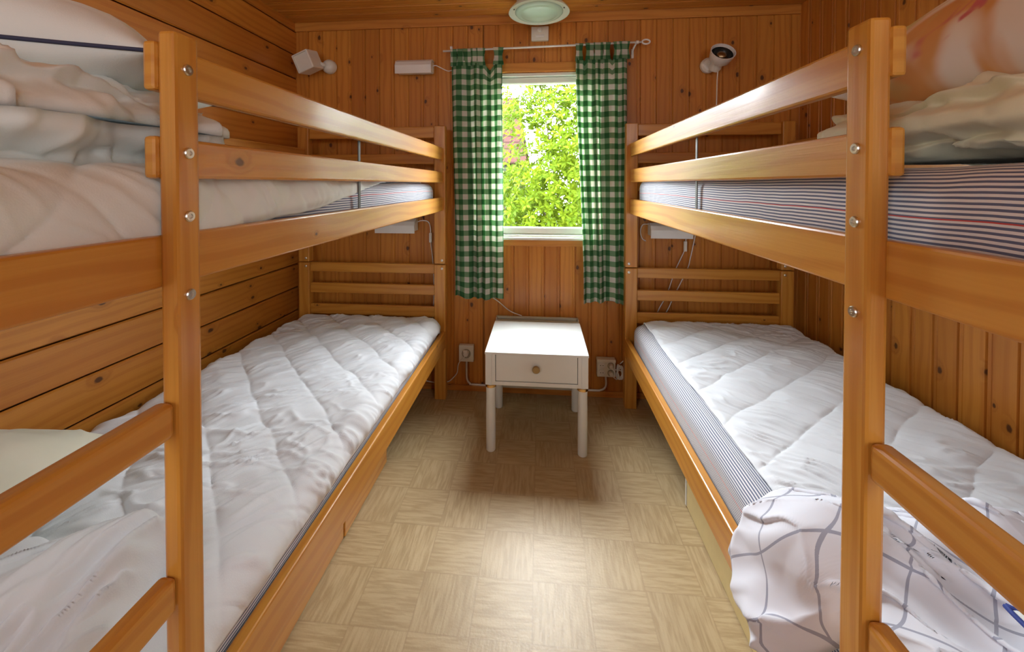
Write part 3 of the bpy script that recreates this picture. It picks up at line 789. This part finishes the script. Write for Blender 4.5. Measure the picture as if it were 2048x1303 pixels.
bm = newbm(); lathe(bm, [(0.0, 0), (.009, 0), (.008, .008), (.011, .012), (.0165, .015), (.0165, .019), (.0135, .022), (.006, .0225), (0, .0215)], (-.016, ty0 + .009, .381), (0, -1, 0), 32)
finish('knob', bm, 'aged_brass', dr, 'auto')
for (lx, ly) in ((tx0 + .024, ty0 + .028), (tx1 - .024, ty0 + .028), (tx0 + .024, ty1 - .030), (tx1 - .024, ty1 - .030)):
    bm = newbm(); lathe(bm, [(.0, .0), (.018, .0), (.0205, .003), (.0212, .15), (.0205, .300), (0, .300)], (lx, ly, 0), (0, 0, 1), 32)
    leg = finish('leg', bm, 'white_paint', tb, 'auto')
    bm = newbm(); lathe(bm, [(.0205, .286), (.0240, .287), (.0240, .2975), (.0205, .2985)], (lx, ly, 0), (0, 0, 1), 32)
    finish('ferrule', bm, 'brass', leg, 'auto')

# ------------------------------------------------------------------ panel heater on the wall behind the table
ht = empty('panel_heater', (-.01, 2.22, .055), 'pale grey electric panel heater fixed low on the wall behind the bedside table', 'heater')
beam('front_panel', -.243, .212, 2.186, 2.196, .055, .432, 'heater', ht, .003)
beam('back_panel', -.236, .205, 2.225, 2.235, .060, .428, 'heater', ht, .003)
bm = newbm()
box(bm, -.243, -.236, 2.196, 2.236, .058, .440, .001); box(bm, .205, .212, 2.196, 2.236, .058, .440, .001); box(bm, -.236, .205, 2.222, 2.236, .428, .440, .002)
for i in range(30):
    xx = -.222 + i * .0148; box(bm, xx, xx + .003, 2.196, 2.224, .415, .422, 0)
finish('grille', bm, 'heater', ht)

# ------------------------------------------------------------------ curtains and rod
rod = empty('curtain_rod', (.01, 2.185, 1.925), 'thin white metal curtain rod with a ring finial above the window', 'curtain rod')
bm = newbm(); tube(bm, [(-.535, 2.185, 1.914), (.535, 2.185, 1.931)], .0052, 12, False); finish('pole', bm, 'plastic_white', rod, True)
bm = newbm()
for i in range(28):
    pass
ring = [(.557 + .020 * math.cos(a), 2.185, 1.932 + .0115 * math.sin(a)) for a in [2 * math.pi * k / 24 for k in range(25)]]
tube(bm, ring, .0045, 8, False); finish('finial', bm, 'plastic_white', rod, True)
for bx_ in (-.50, .50):
    bm = newbm(); tube(bm, [(bx_ + .012, 2.18, 1.931), (bx_ + .006, 2.205, 1.922), (bx_, 2.232, 1.905), (bx_, 2.243, 1.885)], .005, 8)
    box(bm, bx_ - .007, bx_ + .007, 2.243, 2.2495, 1.865, 1.915, .001)
    lathe(bm, [(.009, -.006), (.009, .006)], (bx_ + .012, 2.185, 1.931), (1, 0, 0), 16)
    finish('bracket', bm, 'plastic_white', rod, 'auto')

def curtain(x0t, x1t, x0b, x1b, ztop, zbot, folds, seed, label, tabs):
    c = empty('curtain', ((x0t + x1t) / 2, 2.19, zbot), label, 'curtain', 'green gingham tab-top curtains at the window')
    n, m = 160, 260
    v = np.linspace(0, 1, n)[:, None]; u = np.linspace(0, 1, m)[None, :]
    Lz = ztop - .075; z = Lz + (zbot - Lz) * v
    xa = x0t + (x0b - x0t) * sst(0, 1, v); xb = x1t + (x1b - x1t) * sst(0, 1, v)
    amp = .007 + .011 * sst(0, .35, v)
    ph = 2 * math.pi * folds * (u + .05 * np.sin(u * 9 + seed) + .03 * np.sin(v * 3 + u * 5 + seed))
    A = .9 + .5 * np.sin(u * 13 + seed * 2)
    X = xa + (xb - xa) * u + .003 * np.sin(2 * ph + .6) * sst(0, .3, v) * sst(0, .06, u) * sst(0, .06, 1 - u)
    Y = 2.188 + amp * A * np.sin(ph) + .004 * np.sin(v * 11 + u * 20)
    # cloth length along x for the pattern
    dx = np.diff(X, axis=1); dy = np.diff(Y, axis=1); sl = np.concatenate([np.zeros((n, 1)), np.cumsum(np.hypot(dx, dy), 1)], 1)
    sl = sl[60:61, :] + 0 * v
    tu = np.array(tabs)
    dist = np.min(np.abs(u[..., None] - tu[None, None, :]), -1)
    sag = .36 * np.clip(dist - .06, 0, .1) * (1 - sst(0, .12, v))
    hem = .006 * np.sin(u * 15 + seed) * sst(.9, 1, v) + .004 * np.sin(u * 7 + seed) * sst(.8, 1, v)
    Z = z + 0 * u - sag + hem
    p = grid_mesh('curtain_cloth', X, Y + 0 * X, Z, (sl + seed * .013, (Lz - z) + 0 * u), 'gingham', c, thick=.0012)
    for k, uu in enumerate(tabs):
        j = int(uu * (m - 1)); xc = X[0, j]; yc = Y[0, j]; rz = 1.914 + (xc + .535) * .0159; w = .021 + .004 * ((k * 7) % 3)
        t2 = np.linspace(0, 1, 41)[:, None]; w2 = np.linspace(-1, 1, 7)[None, :]
        path = [(yc - .004, Lz - .012), (2.178, Lz + .025), (2.1765, rz - .006)] + [(2.185 - .0085 * math.cos(a), rz + .0085 * math.sin(a)) for a in np.linspace(0, math.pi, 9)] + [(2.1935, rz - .006), (2.192, Lz + .025), (yc + .008, Lz - .012)]
        pp = np.array([[q.x, q.y] for q in [Vector((a, b, 0)) for a, b in path]])
        s_ = np.concatenate([[0], np.cumsum(np.hypot(np.diff(pp[:, 0]), np.diff(pp[:, 1])))]); ss = np.linspace(0, s_[-1], 41)
        yy = np.interp(ss, s_, pp[:, 0])[:, None]; zz = np.interp(ss, s_, pp[:, 1])[:, None]
        XX = xc + w * w2 * (1 - .25 * np.sin(t2 * math.pi * 2) ** 2); YY = yy + 0 * w2 + .002 * w2; ZZ = zz + 0 * w2
        grid_mesh('curtain_tab', XX + 0 * t2, YY + 0 * t2, ZZ + 0 * t2, (XX * 1.0 + seed * .02 + k * .03, -ss[:, None] + .02 + 0 * XX), 'gingham', c, thick=.0012)
    return c
curtain(-.489, -.207, -.470, -.199, 1.918, .548, 4, 1, 'green gingham curtain hanging straight, nearest the white reading lamp with the cord', (.06, .20, .33, .46, .585, .93))
curtain(.190, .462, .236, .459, 1.932, .542, 4, 4, 'green gingham curtain with a slanting inner edge beside the ring finial of the rod', (.07, .28, .45, .60, .82, .94))

# ------------------------------------------------------------------ lamps
# ceiling lamp: shallow glass dome in a wide pale rim
cl = empty('ceiling_lamp', (-.006, 1.95, ZC), 'round flush ceiling lamp with pale green glass dome and wide rim', 'ceiling lamp')
cx, cy = -.006, 2.0
bm = newbm(); lathe(bm, [(.0, .0), (.110, .0), (.112, -.050), (.148, -.088), (.150, -.095), (.140, -.097), (.118, -.090), (.118, -.07), (0, -.07)], (cx, cy, ZC), (0, 0, 1), 64)
rimo = finish('rim', bm, 'lamp_rim', cl, 'auto')
bm = newbm(); lathe(bm, [(.119, -.085), (.118, -.093), (.112, -.0995), (.100, -.1025), (.094, -.1015), (.086, -.105), (.060, -.116), (.03, -.122), (0, -.1235)], (cx, cy, ZC), (0, 0, 1), 64)
finish('glass_dome', bm, 'lamp_glass', cl, True)
for a in (205, -25):
    bm = newbm(); lathe(bm, [(.0035, 0), (.0035, -.004), (0, -.005)], (cx + .132 * math.cos(math.radians(a)), cy + .132 * math.sin(math.radians(a)), ZC - .095), (0, 0, 1), 12)
    finish('screw', bm, 'dark_steel', rimo, 'auto')

bx = empty('wall_box', (-.002, YB, 2.01), 'square white plastic lamp outlet box on the wall just below the ceiling lamp', 'outlet box')
beam('cover', -.049, .046, YB - .022, YB - .001, 1.972, 2.050, 'plastic', bx, .003)
bm = newbm(); lathe(bm, [(0, 0), (.013, 0), (.013, .004), (.010, .010), (0, .012)], (-.002, YB - .022, 2.030), (0, -1, 0), 20); 
box(bm, -.026, .022, YB - .025, YB - .022, 1.988, 2.004, .001); finish('entry_cap', bm, 'plastic_white', bx, 'auto')

def reading_lamp(x0, x1, z0, z1, yw, label, cord_pts, body_tilt=0.0, group='white box-shaped reading lamps on the wall', switch=None, diff_below=False):
    l = empty('reading_lamp', ((x0 + x1) / 2, yw, (z0 + z1) / 2), label, 'wall lamp', group)
    # hood: curved sheet section swept along x
    h = z1 - z0; dp = .075
    prof = [(yw - .004, z1 - .002), (yw - dp * .55, z1), (yw - dp * .85, z1 - h * .18), (yw - dp, z1 - h * .45), (yw - dp * .96, z0), (yw - dp * .90, z0), (yw - dp * .93, z1 - h * .47), (yw - dp * .80, z1 - h * .22), (yw - dp * .52, z1 - .005), (yw - .004, z1 - .007)]
    bm = newbm()
    A = [bm.verts.new((x0, y, z)) for y, z in prof]; Bv = [bm.verts.new((x1, y, z)) for y, z in prof]
    k = len(prof)
    for i in range(k): bm.faces.new((A[i], A[(i + 1) % k], Bv[(i + 1) % k], Bv[i]))
    bm.faces.new(A); bm.faces.new(Bv); bmesh.ops.recalc_face_normals(bm, faces=bm.faces)
    finish('hood', bm, 'plastic_white', l)
    beam('back_plate', x0 + .006, x1 - .006, yw - .028, yw - .001, z0 + h * .12, z1 - .01, 'plastic', l, .002)
    for xe in (x0 + .001, x1 - .004):
        bm = newbm(); box(bm, xe, xe + .003, yw - dp * .9, yw - .002, z0 + .012, z1 - .010, .001)
        finish('end_cap', bm, 'plastic', l)
    bm = newbm(); tube(bm, [(x0 + .015, yw - .05, z0 + h * .42), (x1 - .015, yw - .05, z0 + h * .42)], .008, 12, False); finish('tube_bulb', bm, 'plastic_white', l, True)
    if cord_pts:
        bm = newbm(); tube(bm, cord_pts, .0027, 8); finish('cord', bm, 'plastic_white', l, True)
    if switch:
        sx, sy, sz, rot = switch
        bm = newbm(); box(bm, sx - .008, sx + .008, sy - .007, sy + .007, sz - .028, sz + .028, .003); box(bm, sx - .004, sx + .004, sy - .0095, sy - .007, sz - .008, sz + .008, .001)
        finish('inline_switch', bm, 'plastic', l)
    return l
Y1 = YB - .0065
reading_lamp(-.805, -.600, 1.795, 1.876, Y1, 'white wall reading lamp above the guard rail with its cord running behind the curtain',
             [(-.602, 2.22, 1.845), (-.585, 2.225, 1.848), (-.56, 2.235, 1.838), (-.52, 2.238, 1.820), (-.45, 2.238, 1.808), (-.43, 2.238, 1.6), (-.44, 2.238, 1.0), (-.40, 2.238, .62), (-.25, 2.236, .53), (-.17, 2.236, .468), (-.10, 2.226, .444)])
reading_lamp(-.925, -.697, .905, .985, Y1, 'white reading lamp under the upper bunk beside the horizontally boarded wall',
             [(-.70, 2.22, .962), (-.675, 2.225, .972), (-.64, 2.232, .968), (-.625, 2.235, .94), (-.622, 2.236, .88), (-.620, 2.236, .83), (-.612, 2.236, .76), (-.606, 2.236, .68), (-.604, 2.236, .55), (-.61, 2.238, .35), (-.56, 2.238, .10)], switch=(-.621, 2.232, .875, 0))
reading_lamp(.585, .800, .893, .972, Y1, 'white reading lamp under the upper bunk beside the vertically boarded wall',
             [(.780, 2.225, .90), (.784, 2.232, .885), (.779, 2.236, .824), (.733, 2.238, .715), (.687, 2.238, .578), (.645, 2.238, .495), (.60, 2.238, .38), (.50, 2.238, .25), (.44, 2.236, .19)], switch=(.781, 2.232, .845, 0))
c2 = empty('lamp_cord', (.72, 2.24, .2), 'white cord slanting down the wall beneath the reading lamp, beside the switched cord', 'cord')
bm = newbm(); tube(bm, [(.835, 2.236, .915), (.830, 2.238, .88), (.81, 2.238, .78), (.793, 2.238, .716), (.729, 2.238, .579), (.690, 2.238, .491), (.62, 2.238, .36), (.54, 2.238, .22), (.46, 2.238, .17)], .0027, 8); finish('cable', bm, 'plastic_white', c2, True)
bm = newbm(); box(bm, .80, .845, 2.228, 2.243, .905, .917, .002); finish('cable_clip', bm, 'plastic_white', c2)
bm = newbm(); tube(bm, [(.585, 2.215, .965), (.555, 2.222, .960), (.545, 2.232, .925), (.555, 2.236, .885), (.575, 2.236, .87)], .0025, 8)
c3 = finish('lamp_cord', bm, 'plastic_white', None, True, loc=(.56, 2.236, .87)); tag(c3, 'short looped white cord at the end of the reading lamp near the green curtain', 'cord')

# spot lamp with square shade
sp = empty('wall_spotlight', (-1.235, Y1, 1.865), 'white wall spotlight with a square tilted shade near the corner', 'wall lamp', 'adjustable wall spotlights')
bm = newbm(); lathe(bm, [(0, 0), (.040, 0), (.040, .020), (.032, .034), (.02, .042), (0, .045)], (-1.218, Y1, 1.860), (0, -1, 0), 32); finish('base', bm, 'plastic', sp, 'auto')
bm = newbm(); tube(bm, [(-1.225, Y1 - .03, 1.860), (-1.245, Y1 - .065, 1.862)], .012, 12, False); finish('joint', bm, 'plastic', sp, True)
bm = bmesh.new(); bm.loops.layers.uv.new('UVMap'); bm.faces.layers.float.new('board')
t_ = newbm(); box(t_, -.052, .052, -.050, .050, -.052, .052, .006)
fs = [f for f in t_.faces if f.normal.y < -.9]; r_ = bmesh.ops.inset_region(t_, faces=fs, thickness=.004); 
fs = [f for f in t_.faces if f.normal.y < -.9 and f.calc_area() > .005]
r_ = bmesh.ops.extrude_face_region(t_, geom=fs); bmesh.ops.translate(t_, verts=[v for v in r_['geom'] if isinstance(v, bmesh.types.BMVert)], vec=(0, .007, 0)); bmesh.ops.delete(t_, geom=fs, context='FACES')
Rm = Matrix.Translation((-1.298, Y1 - .095, 1.863)) @ Matrix.Rotation(math.radians(-19), 4, 'Y') @ Matrix.Rotation(math.radians(-8), 4, 'Z') @ Matrix.Rotation(math.radians(8), 4, 'X')
bmesh.ops.transform(t_, matrix=Rm, verts=t_.verts); join(bm, t_)
finish('shade', bm, 'plastic', sp)

# round spot lamp facing the ceiling, pull cord
rs = empty('wall_spotlight', (.91, Y1, 1.80), 'round white wall spotlight with black inside, tipped towards the ceiling, pull cord below', 'wall lamp', 'adjustable wall spotlights')
bm = newbm(); lathe(bm, [(0, 0), (.040, 0), (.040, .018), (.030, .030), (0, .034)], (.893, Y1, 1.812), (0, -1, 0), 32); finish('base', bm, 'plastic', rs, 'auto')
bm = newbm(); lathe(bm, [(0, -.028), (.026, -.026), (.030, -.010), (.028, .012), (.016, .026), (0, .03)], (.915, Y1 - .055, 1.800), (.1, -.6, .5), 24); finish('joint', bm, 'plastic', rs, 'auto')
axd = Vector((.02, -.80, .52)).normalized()
cc = Vector((.918, Y1 - .075, 1.815))
bm = newbm(); lathe(bm, [(.0, -.01), (.036, -.004), (.050, .010), (.058, .045), (.060, .062), (.0565, .062), (.052, .045), (.044, .014), (.0, .008)], cc, axd, 40); sh = finish('shade', bm, 'plastic_white', rs, 'auto')
bm = newbm(); lathe(bm, [(.0555, .056), (.0515, .044), (.043, .016), (.0, .010)], cc, axd, 40, cap=False); finish('black_lining', bm, 'black', sh, True)
bm = newbm(); lathe(bm, [(0, .012), (.014, .014), (.026, .034), (.024, .044), (.012, .050), (0, .052)], cc, axd, 32); finish('bulb', bm, 'aged_brass', sh, True)
bm = newbm(); tube(bm, [(.924, Y1 - .055, 1.780), (.922, Y1 - .05, 1.72), (.920, Y1 - .05, 1.60), (.914, Y1 - .05, 1.46)], .0028, 8); lathe(bm, [(.0028, 0), (.005, -.006), (.005, -.022), (0, -.024)], (.914, Y1 - .05, 1.465), (0, 0, 1), 12)
finish('pull_cord', bm, 'plastic', rs, 'auto')

# ------------------------------------------------------------------ outlets and cables
ol = empty('wall_outlet', (-.415, YB, .222), 'single square white wall outlet with a plug in it, over a white cable conduit', 'outlet', 'wall outlets')
beam('cover', -.457, -.373, YB - .030, YB - .001, .175, .268, 'plastic', ol, .003)
bm = newbm(); lathe(bm, [(.026, 0), (.026, .001), (.023, .001), (.0215, .0002), (0, .0002)], (-.414, YB - .0305, .222), (0, -1, 0), 28, cap=False); finish('socket_face', bm, 'socket_shade', ol, 'auto')
bm = newbm(); lathe(bm, [(0, 0), (.017, 0), (.018, .012), (.013, .022), (.0, .024)], (-.414, YB - .030, .226), (0, -1, 0), 24)
box(bm, -.428, -.404, YB - .058, YB - .046, .236, .250, .003)
pl = finish('plug', bm, 'plastic_white', ol, 'auto')
pc = newbm(); tube(pc, [(-.414, YB - .046, .232), (-.425, YB - .046, .205), (-.450, YB - .035, .178), (-.462, YB - .028, .15), (-.468, YB - .025, .11), (-.490, YB - .025, .080), (-.525, YB - .02, .052), (-.60, YB - .03, .050), (-.70, YB - .03, .065), (-.80, YB - .03, .06)], .0028, 8)
tag(finish('plug_cord', pc, 'plastic_white', None, True, loc=(-.5, YB - .03, .05)), 'thin white cord hanging from the single outlet and passing behind the bunk post', 'cord')
bm = newbm(); tube(bm, [(-.413, YB - .016, .176), (-.415, YB - .016, .150), (-.414, YB - .016, .085), (-.408, YB - .016, .060), (-.395, YB - .016, .046), (-.370, YB - .016, .041), (-.10, YB - .020, .042), (.279, YB - .020, .041), (.335, YB - .018, .043), (.357, YB - .018, .055), (.365, YB - .018, .078), (.363, YB - .016, .128)], .0055, 10)
tag(finish('cable_conduit', bm, 'plastic_white', None, True, loc=(0, YB - .016, .041)), 'thick white cable running along the baseboard between the two wall outlets', 'cable')
oq = empty('wall_outlet', (.366, YB, .173), 'four-socket cream wall outlet with a tangle of white cord beside it', 'outlet', 'wall outlets')
beam('cover', .313, .412, YB - .040, YB - .001, .126, .216, 'plastic', oq, .004)
bm = newbm(); box(bm, .311, .414, YB - .042, YB - .001, .205, .223, .004); finish('cover_lip', bm, 'plastic', oq)
for (sx, sz) in ((.338, .190), (.386, .190), (.338, .150), (.386, .150)):
    bm = newbm(); lathe(bm, [(.0185, 0), (.0185, .001), (.016, .001), (.015, .0002), (0, .0002)], (sx, YB - .0405, sz), (0, -1, 0), 24, cap=False)
    so = finish('socket', bm, 'socket_shade' if sx > .36 else 'plastic_white', oq, 'auto')
    if sx < .36:
        bm = newbm()
        for dx_ in (-.0065, .0065): lathe(bm, [(.0022, 0), (.0022, .0006), (0, .0006)], (sx + dx_, YB - .0412, sz), (0, -1, 0), 10)
        finish('pin_hole', bm, 'black', so)
    else:
        bm = newbm(); lathe(bm, [(0, 0), (.0135, 0), (.014, .010), (.010, .018), (0, .02)], (sx, YB - .041, sz), (0, -1, 0), 20); finish('plug', bm, 'off_white', so, 'auto')
bm = newbm(); rr = random.Random(5); pts = [(.386, YB - .058, .188), (.404, YB - .05, .172), (.42, YB - .04, .170)]
for k in range(26):
    a = k * 1.9 + rr.uniform(-.4, .4); pts.append((.437 + .020 * math.cos(a), YB - .032 + .010 * math.sin(k * 1.3), .152 + .038 * math.sin(a) + rr.uniform(-.006, .006)))
pts += [(.42, YB - .04, .118), (.405, YB - .052, .128), (.388, YB - .056, .146)]
tube(bm, pts, .0026, 8, True, 8); tag(finish('tangled_cord', bm, 'plastic', None, True, loc=(.437, YB - .03, .13)), 'bundle of coiled white cord hanging at the side of the four-socket outlet', 'cord')

# ------------------------------------------------------------------ boxes under the beds
u1 = empty('underbed_drawer', (-.97, 1.42, .0), 'pine underbed drawer box nearest the window wall', 'drawer box', 'underbed drawers')
beam('drawer_front', -.663, -.645, 1.262, 1.626, .004, .268, 'pine_bed', u1, .003)
beam('drawer_body', -1.30, -.664, 1.275, 1.615, .006, .240, 'pine_bed', u1, .003)
u2 = empty('underbed_drawer', (-.97, .85, .0), 'pine underbed drawer box next to the ladder, slightly further out', 'drawer box', 'underbed drawers')
beam('drawer_front', -.666, -.648, .62, 1.258, .004, .268, 'pine_bed', u2, .003)
beam('drawer_body', -1.30, -.667, .63, 1.248, .006, .240, 'pine_bed', u2, .003)
u3 = empty('underbed_drawer', (.88, 1.0, .0), 'cream painted underbed storage box with a white edge', 'storage box')
beam('drawer_front', .535, .551, .35, 1.495, .004, .262, 'cream', u3, .002)
beam('edge_strip', .533, .549, 1.496, 1.508, .004, .262, 'white_paint', u3, .002)
beam('drawer_body', .552, 1.22, .36, 1.490, .006, .245, 'cream', u3, .002)

# ------------------------------------------------------------------ outside: ground, tree, house
bm = newbm(); box(bm, -14, 14, 2.5, 30, -.55, -.45, 0); o = finish('ground_lawn', bm, 'grass_ground'); o['kind'] = 'structure'
hs = empty('house', (-3.0, 13, -.45), 'neighbouring house with red tiled roof behind the garden shrub', 'house')
bm = newbm(); box(bm, -5.5, -.45, 11.2, 16.0, -.45, 1.85, 0); finish('wall', bm, 'house_wall', hs)
bm = newbm(); uvl = bm.loops.layers.uv['UVMap']
def quad(vs, uvs):
    f = bm.faces.new([bm.verts.new(v) for v in vs])
    for l, q in zip(f.loops, uvs): l[uvl].uv = q
quad([(-5.8, 10.9, 1.75), (-.35, 10.9, 1.75), (-.75, 13.6, 4.1), (-5.8, 13.6, 4.1)], [(0, 0), (5.5, 0), (5.1, 3.5), (0, 3.5)])
quad([(-5.8, 13.6, 4.1), (-.75, 13.6, 4.1), (-.35, 16.3, 1.75), (-5.8, 16.3, 1.75)], [(0, 0), (5.1, 0), (5.5, 3.5), (0, 3.5)])
ro = finish('roof', bm, 'roof', hs); sm = ro.modifiers.new('solid', 'SOLIDIFY'); sm.thickness = .08

def shrub(seed, c, R, nros, label, density=1.0, trunk=True):
    rs_ = random.Random(seed)
    t = empty('garden_shrub', c, label, 'shrub')
    V = []; Fc = []; att = []
    tips = []
    for k in range(nros):
        # shell-weighted points in an ellipsoid
        while True:
            p = Vector((rs_.uniform(-1, 1), rs_.uniform(-1, 1), rs_.uniform(-1, 1)))
            if p.length < 1 and p.length > rs_.random() * .9: break
        q = Vector((c[0] + p.x * R[0], c[1] + p.y * R[1], c[2] + R[2] + p.z * R[2]))
        # leave airy gaps
        g = math.sin(q.x * 7.1 + seed) * math.sin(q.z * 5.3 + 1.3) + .5 * math.sin(q.x * 13 + q.z * 11)
        if g > .80 + .5 * rs_.random(): continue
        if ((q.x + .19) / .22) ** 2 + ((q.z - 1.56) / .24) ** 2 < 1 and rs_.random() < .8: continue
        tips.append(q)
        d = (p + Vector((0, -.4, .5))).normalized()
        a = d.orthogonal().normalized(); b_ = d.cross(a)
        nl = rs_.randint(5, 8); rb = rs_.random()
        for i in range(nl):
            an = 2 * math.pi * i / nl + rs_.uniform(-.3, .3); el = rs_.uniform(.1, .9)
            dr_ = (a * math.cos(an) + b_ * math.sin(an)) * math.cos(el) + d * math.sin(el)
            L = rs_.uniform(.045, .090); wd_ = L * rs_.uniform(.13, .2)
            sd = dr_.cross(d).normalized() if dr_.cross(d).length > 1e-3 else a
            up_ = sd.cross(dr_)
            i0 = len(V)
            mid = q + dr_ * L * .5 + up_ * L * .06; tip = q + dr_ * L - up_ * L * .12
            V += [q, mid + sd * wd_ - up_ * .003, mid - sd * wd_ - up_ * .003, tip, mid]
            Fc += [(i0, i0 + 1, i0 + 4), (i0, i0 + 4, i0 + 2), (i0 + 1, i0 + 3, i0 + 4), (i0 + 4, i0 + 3, i0 + 2)]
            x = min(1, max(0, rb * .6 + rs_.random() * .4)); att += [x] * 4
    org = Vector(c)
    me = bpy.data.meshes.new('foliage'); me.from_pydata([tuple(v - org) for v in V], [], Fc)
    at = me.attributes.new('board', 'FLOAT', 'FACE'); at.data.foreach_set('value', att)
    me.materials.append(M['leaf'])
    o = bpy.data.objects.new('foliage', me); COL.objects.link(o); o.parent = t; o['kind'] = 'stuff'
    bm = newbm()
    for k in range(11):
        q = tips[rs_.randrange(len(tips))]; b0 = Vector((c[0] + rs_.uniform(-.15, .15), c[1] + rs_.uniform(-.1, .1), c[2] - .1))
        m1 = b0.lerp(q, .4) + Vector((rs_.uniform(-.1, .1), 0, .15))
        tube(bm, [b0, m1, q], lambda s_: .020 * (1 - s_ * .8), 7)
    finish('branches', bm, 'bark', t, True)
    return t
shrub(3, (.42, 4.15, -.45), (1.05, .65, 1.62), 7000, 'tall lime-green leafy shrub close outside the window')
shrub(8, (-1.35, 5.6, -.45), (1.15, .7, 1.10), 3000, 'lower leafy shrub standing behind the tall one, in front of the house')
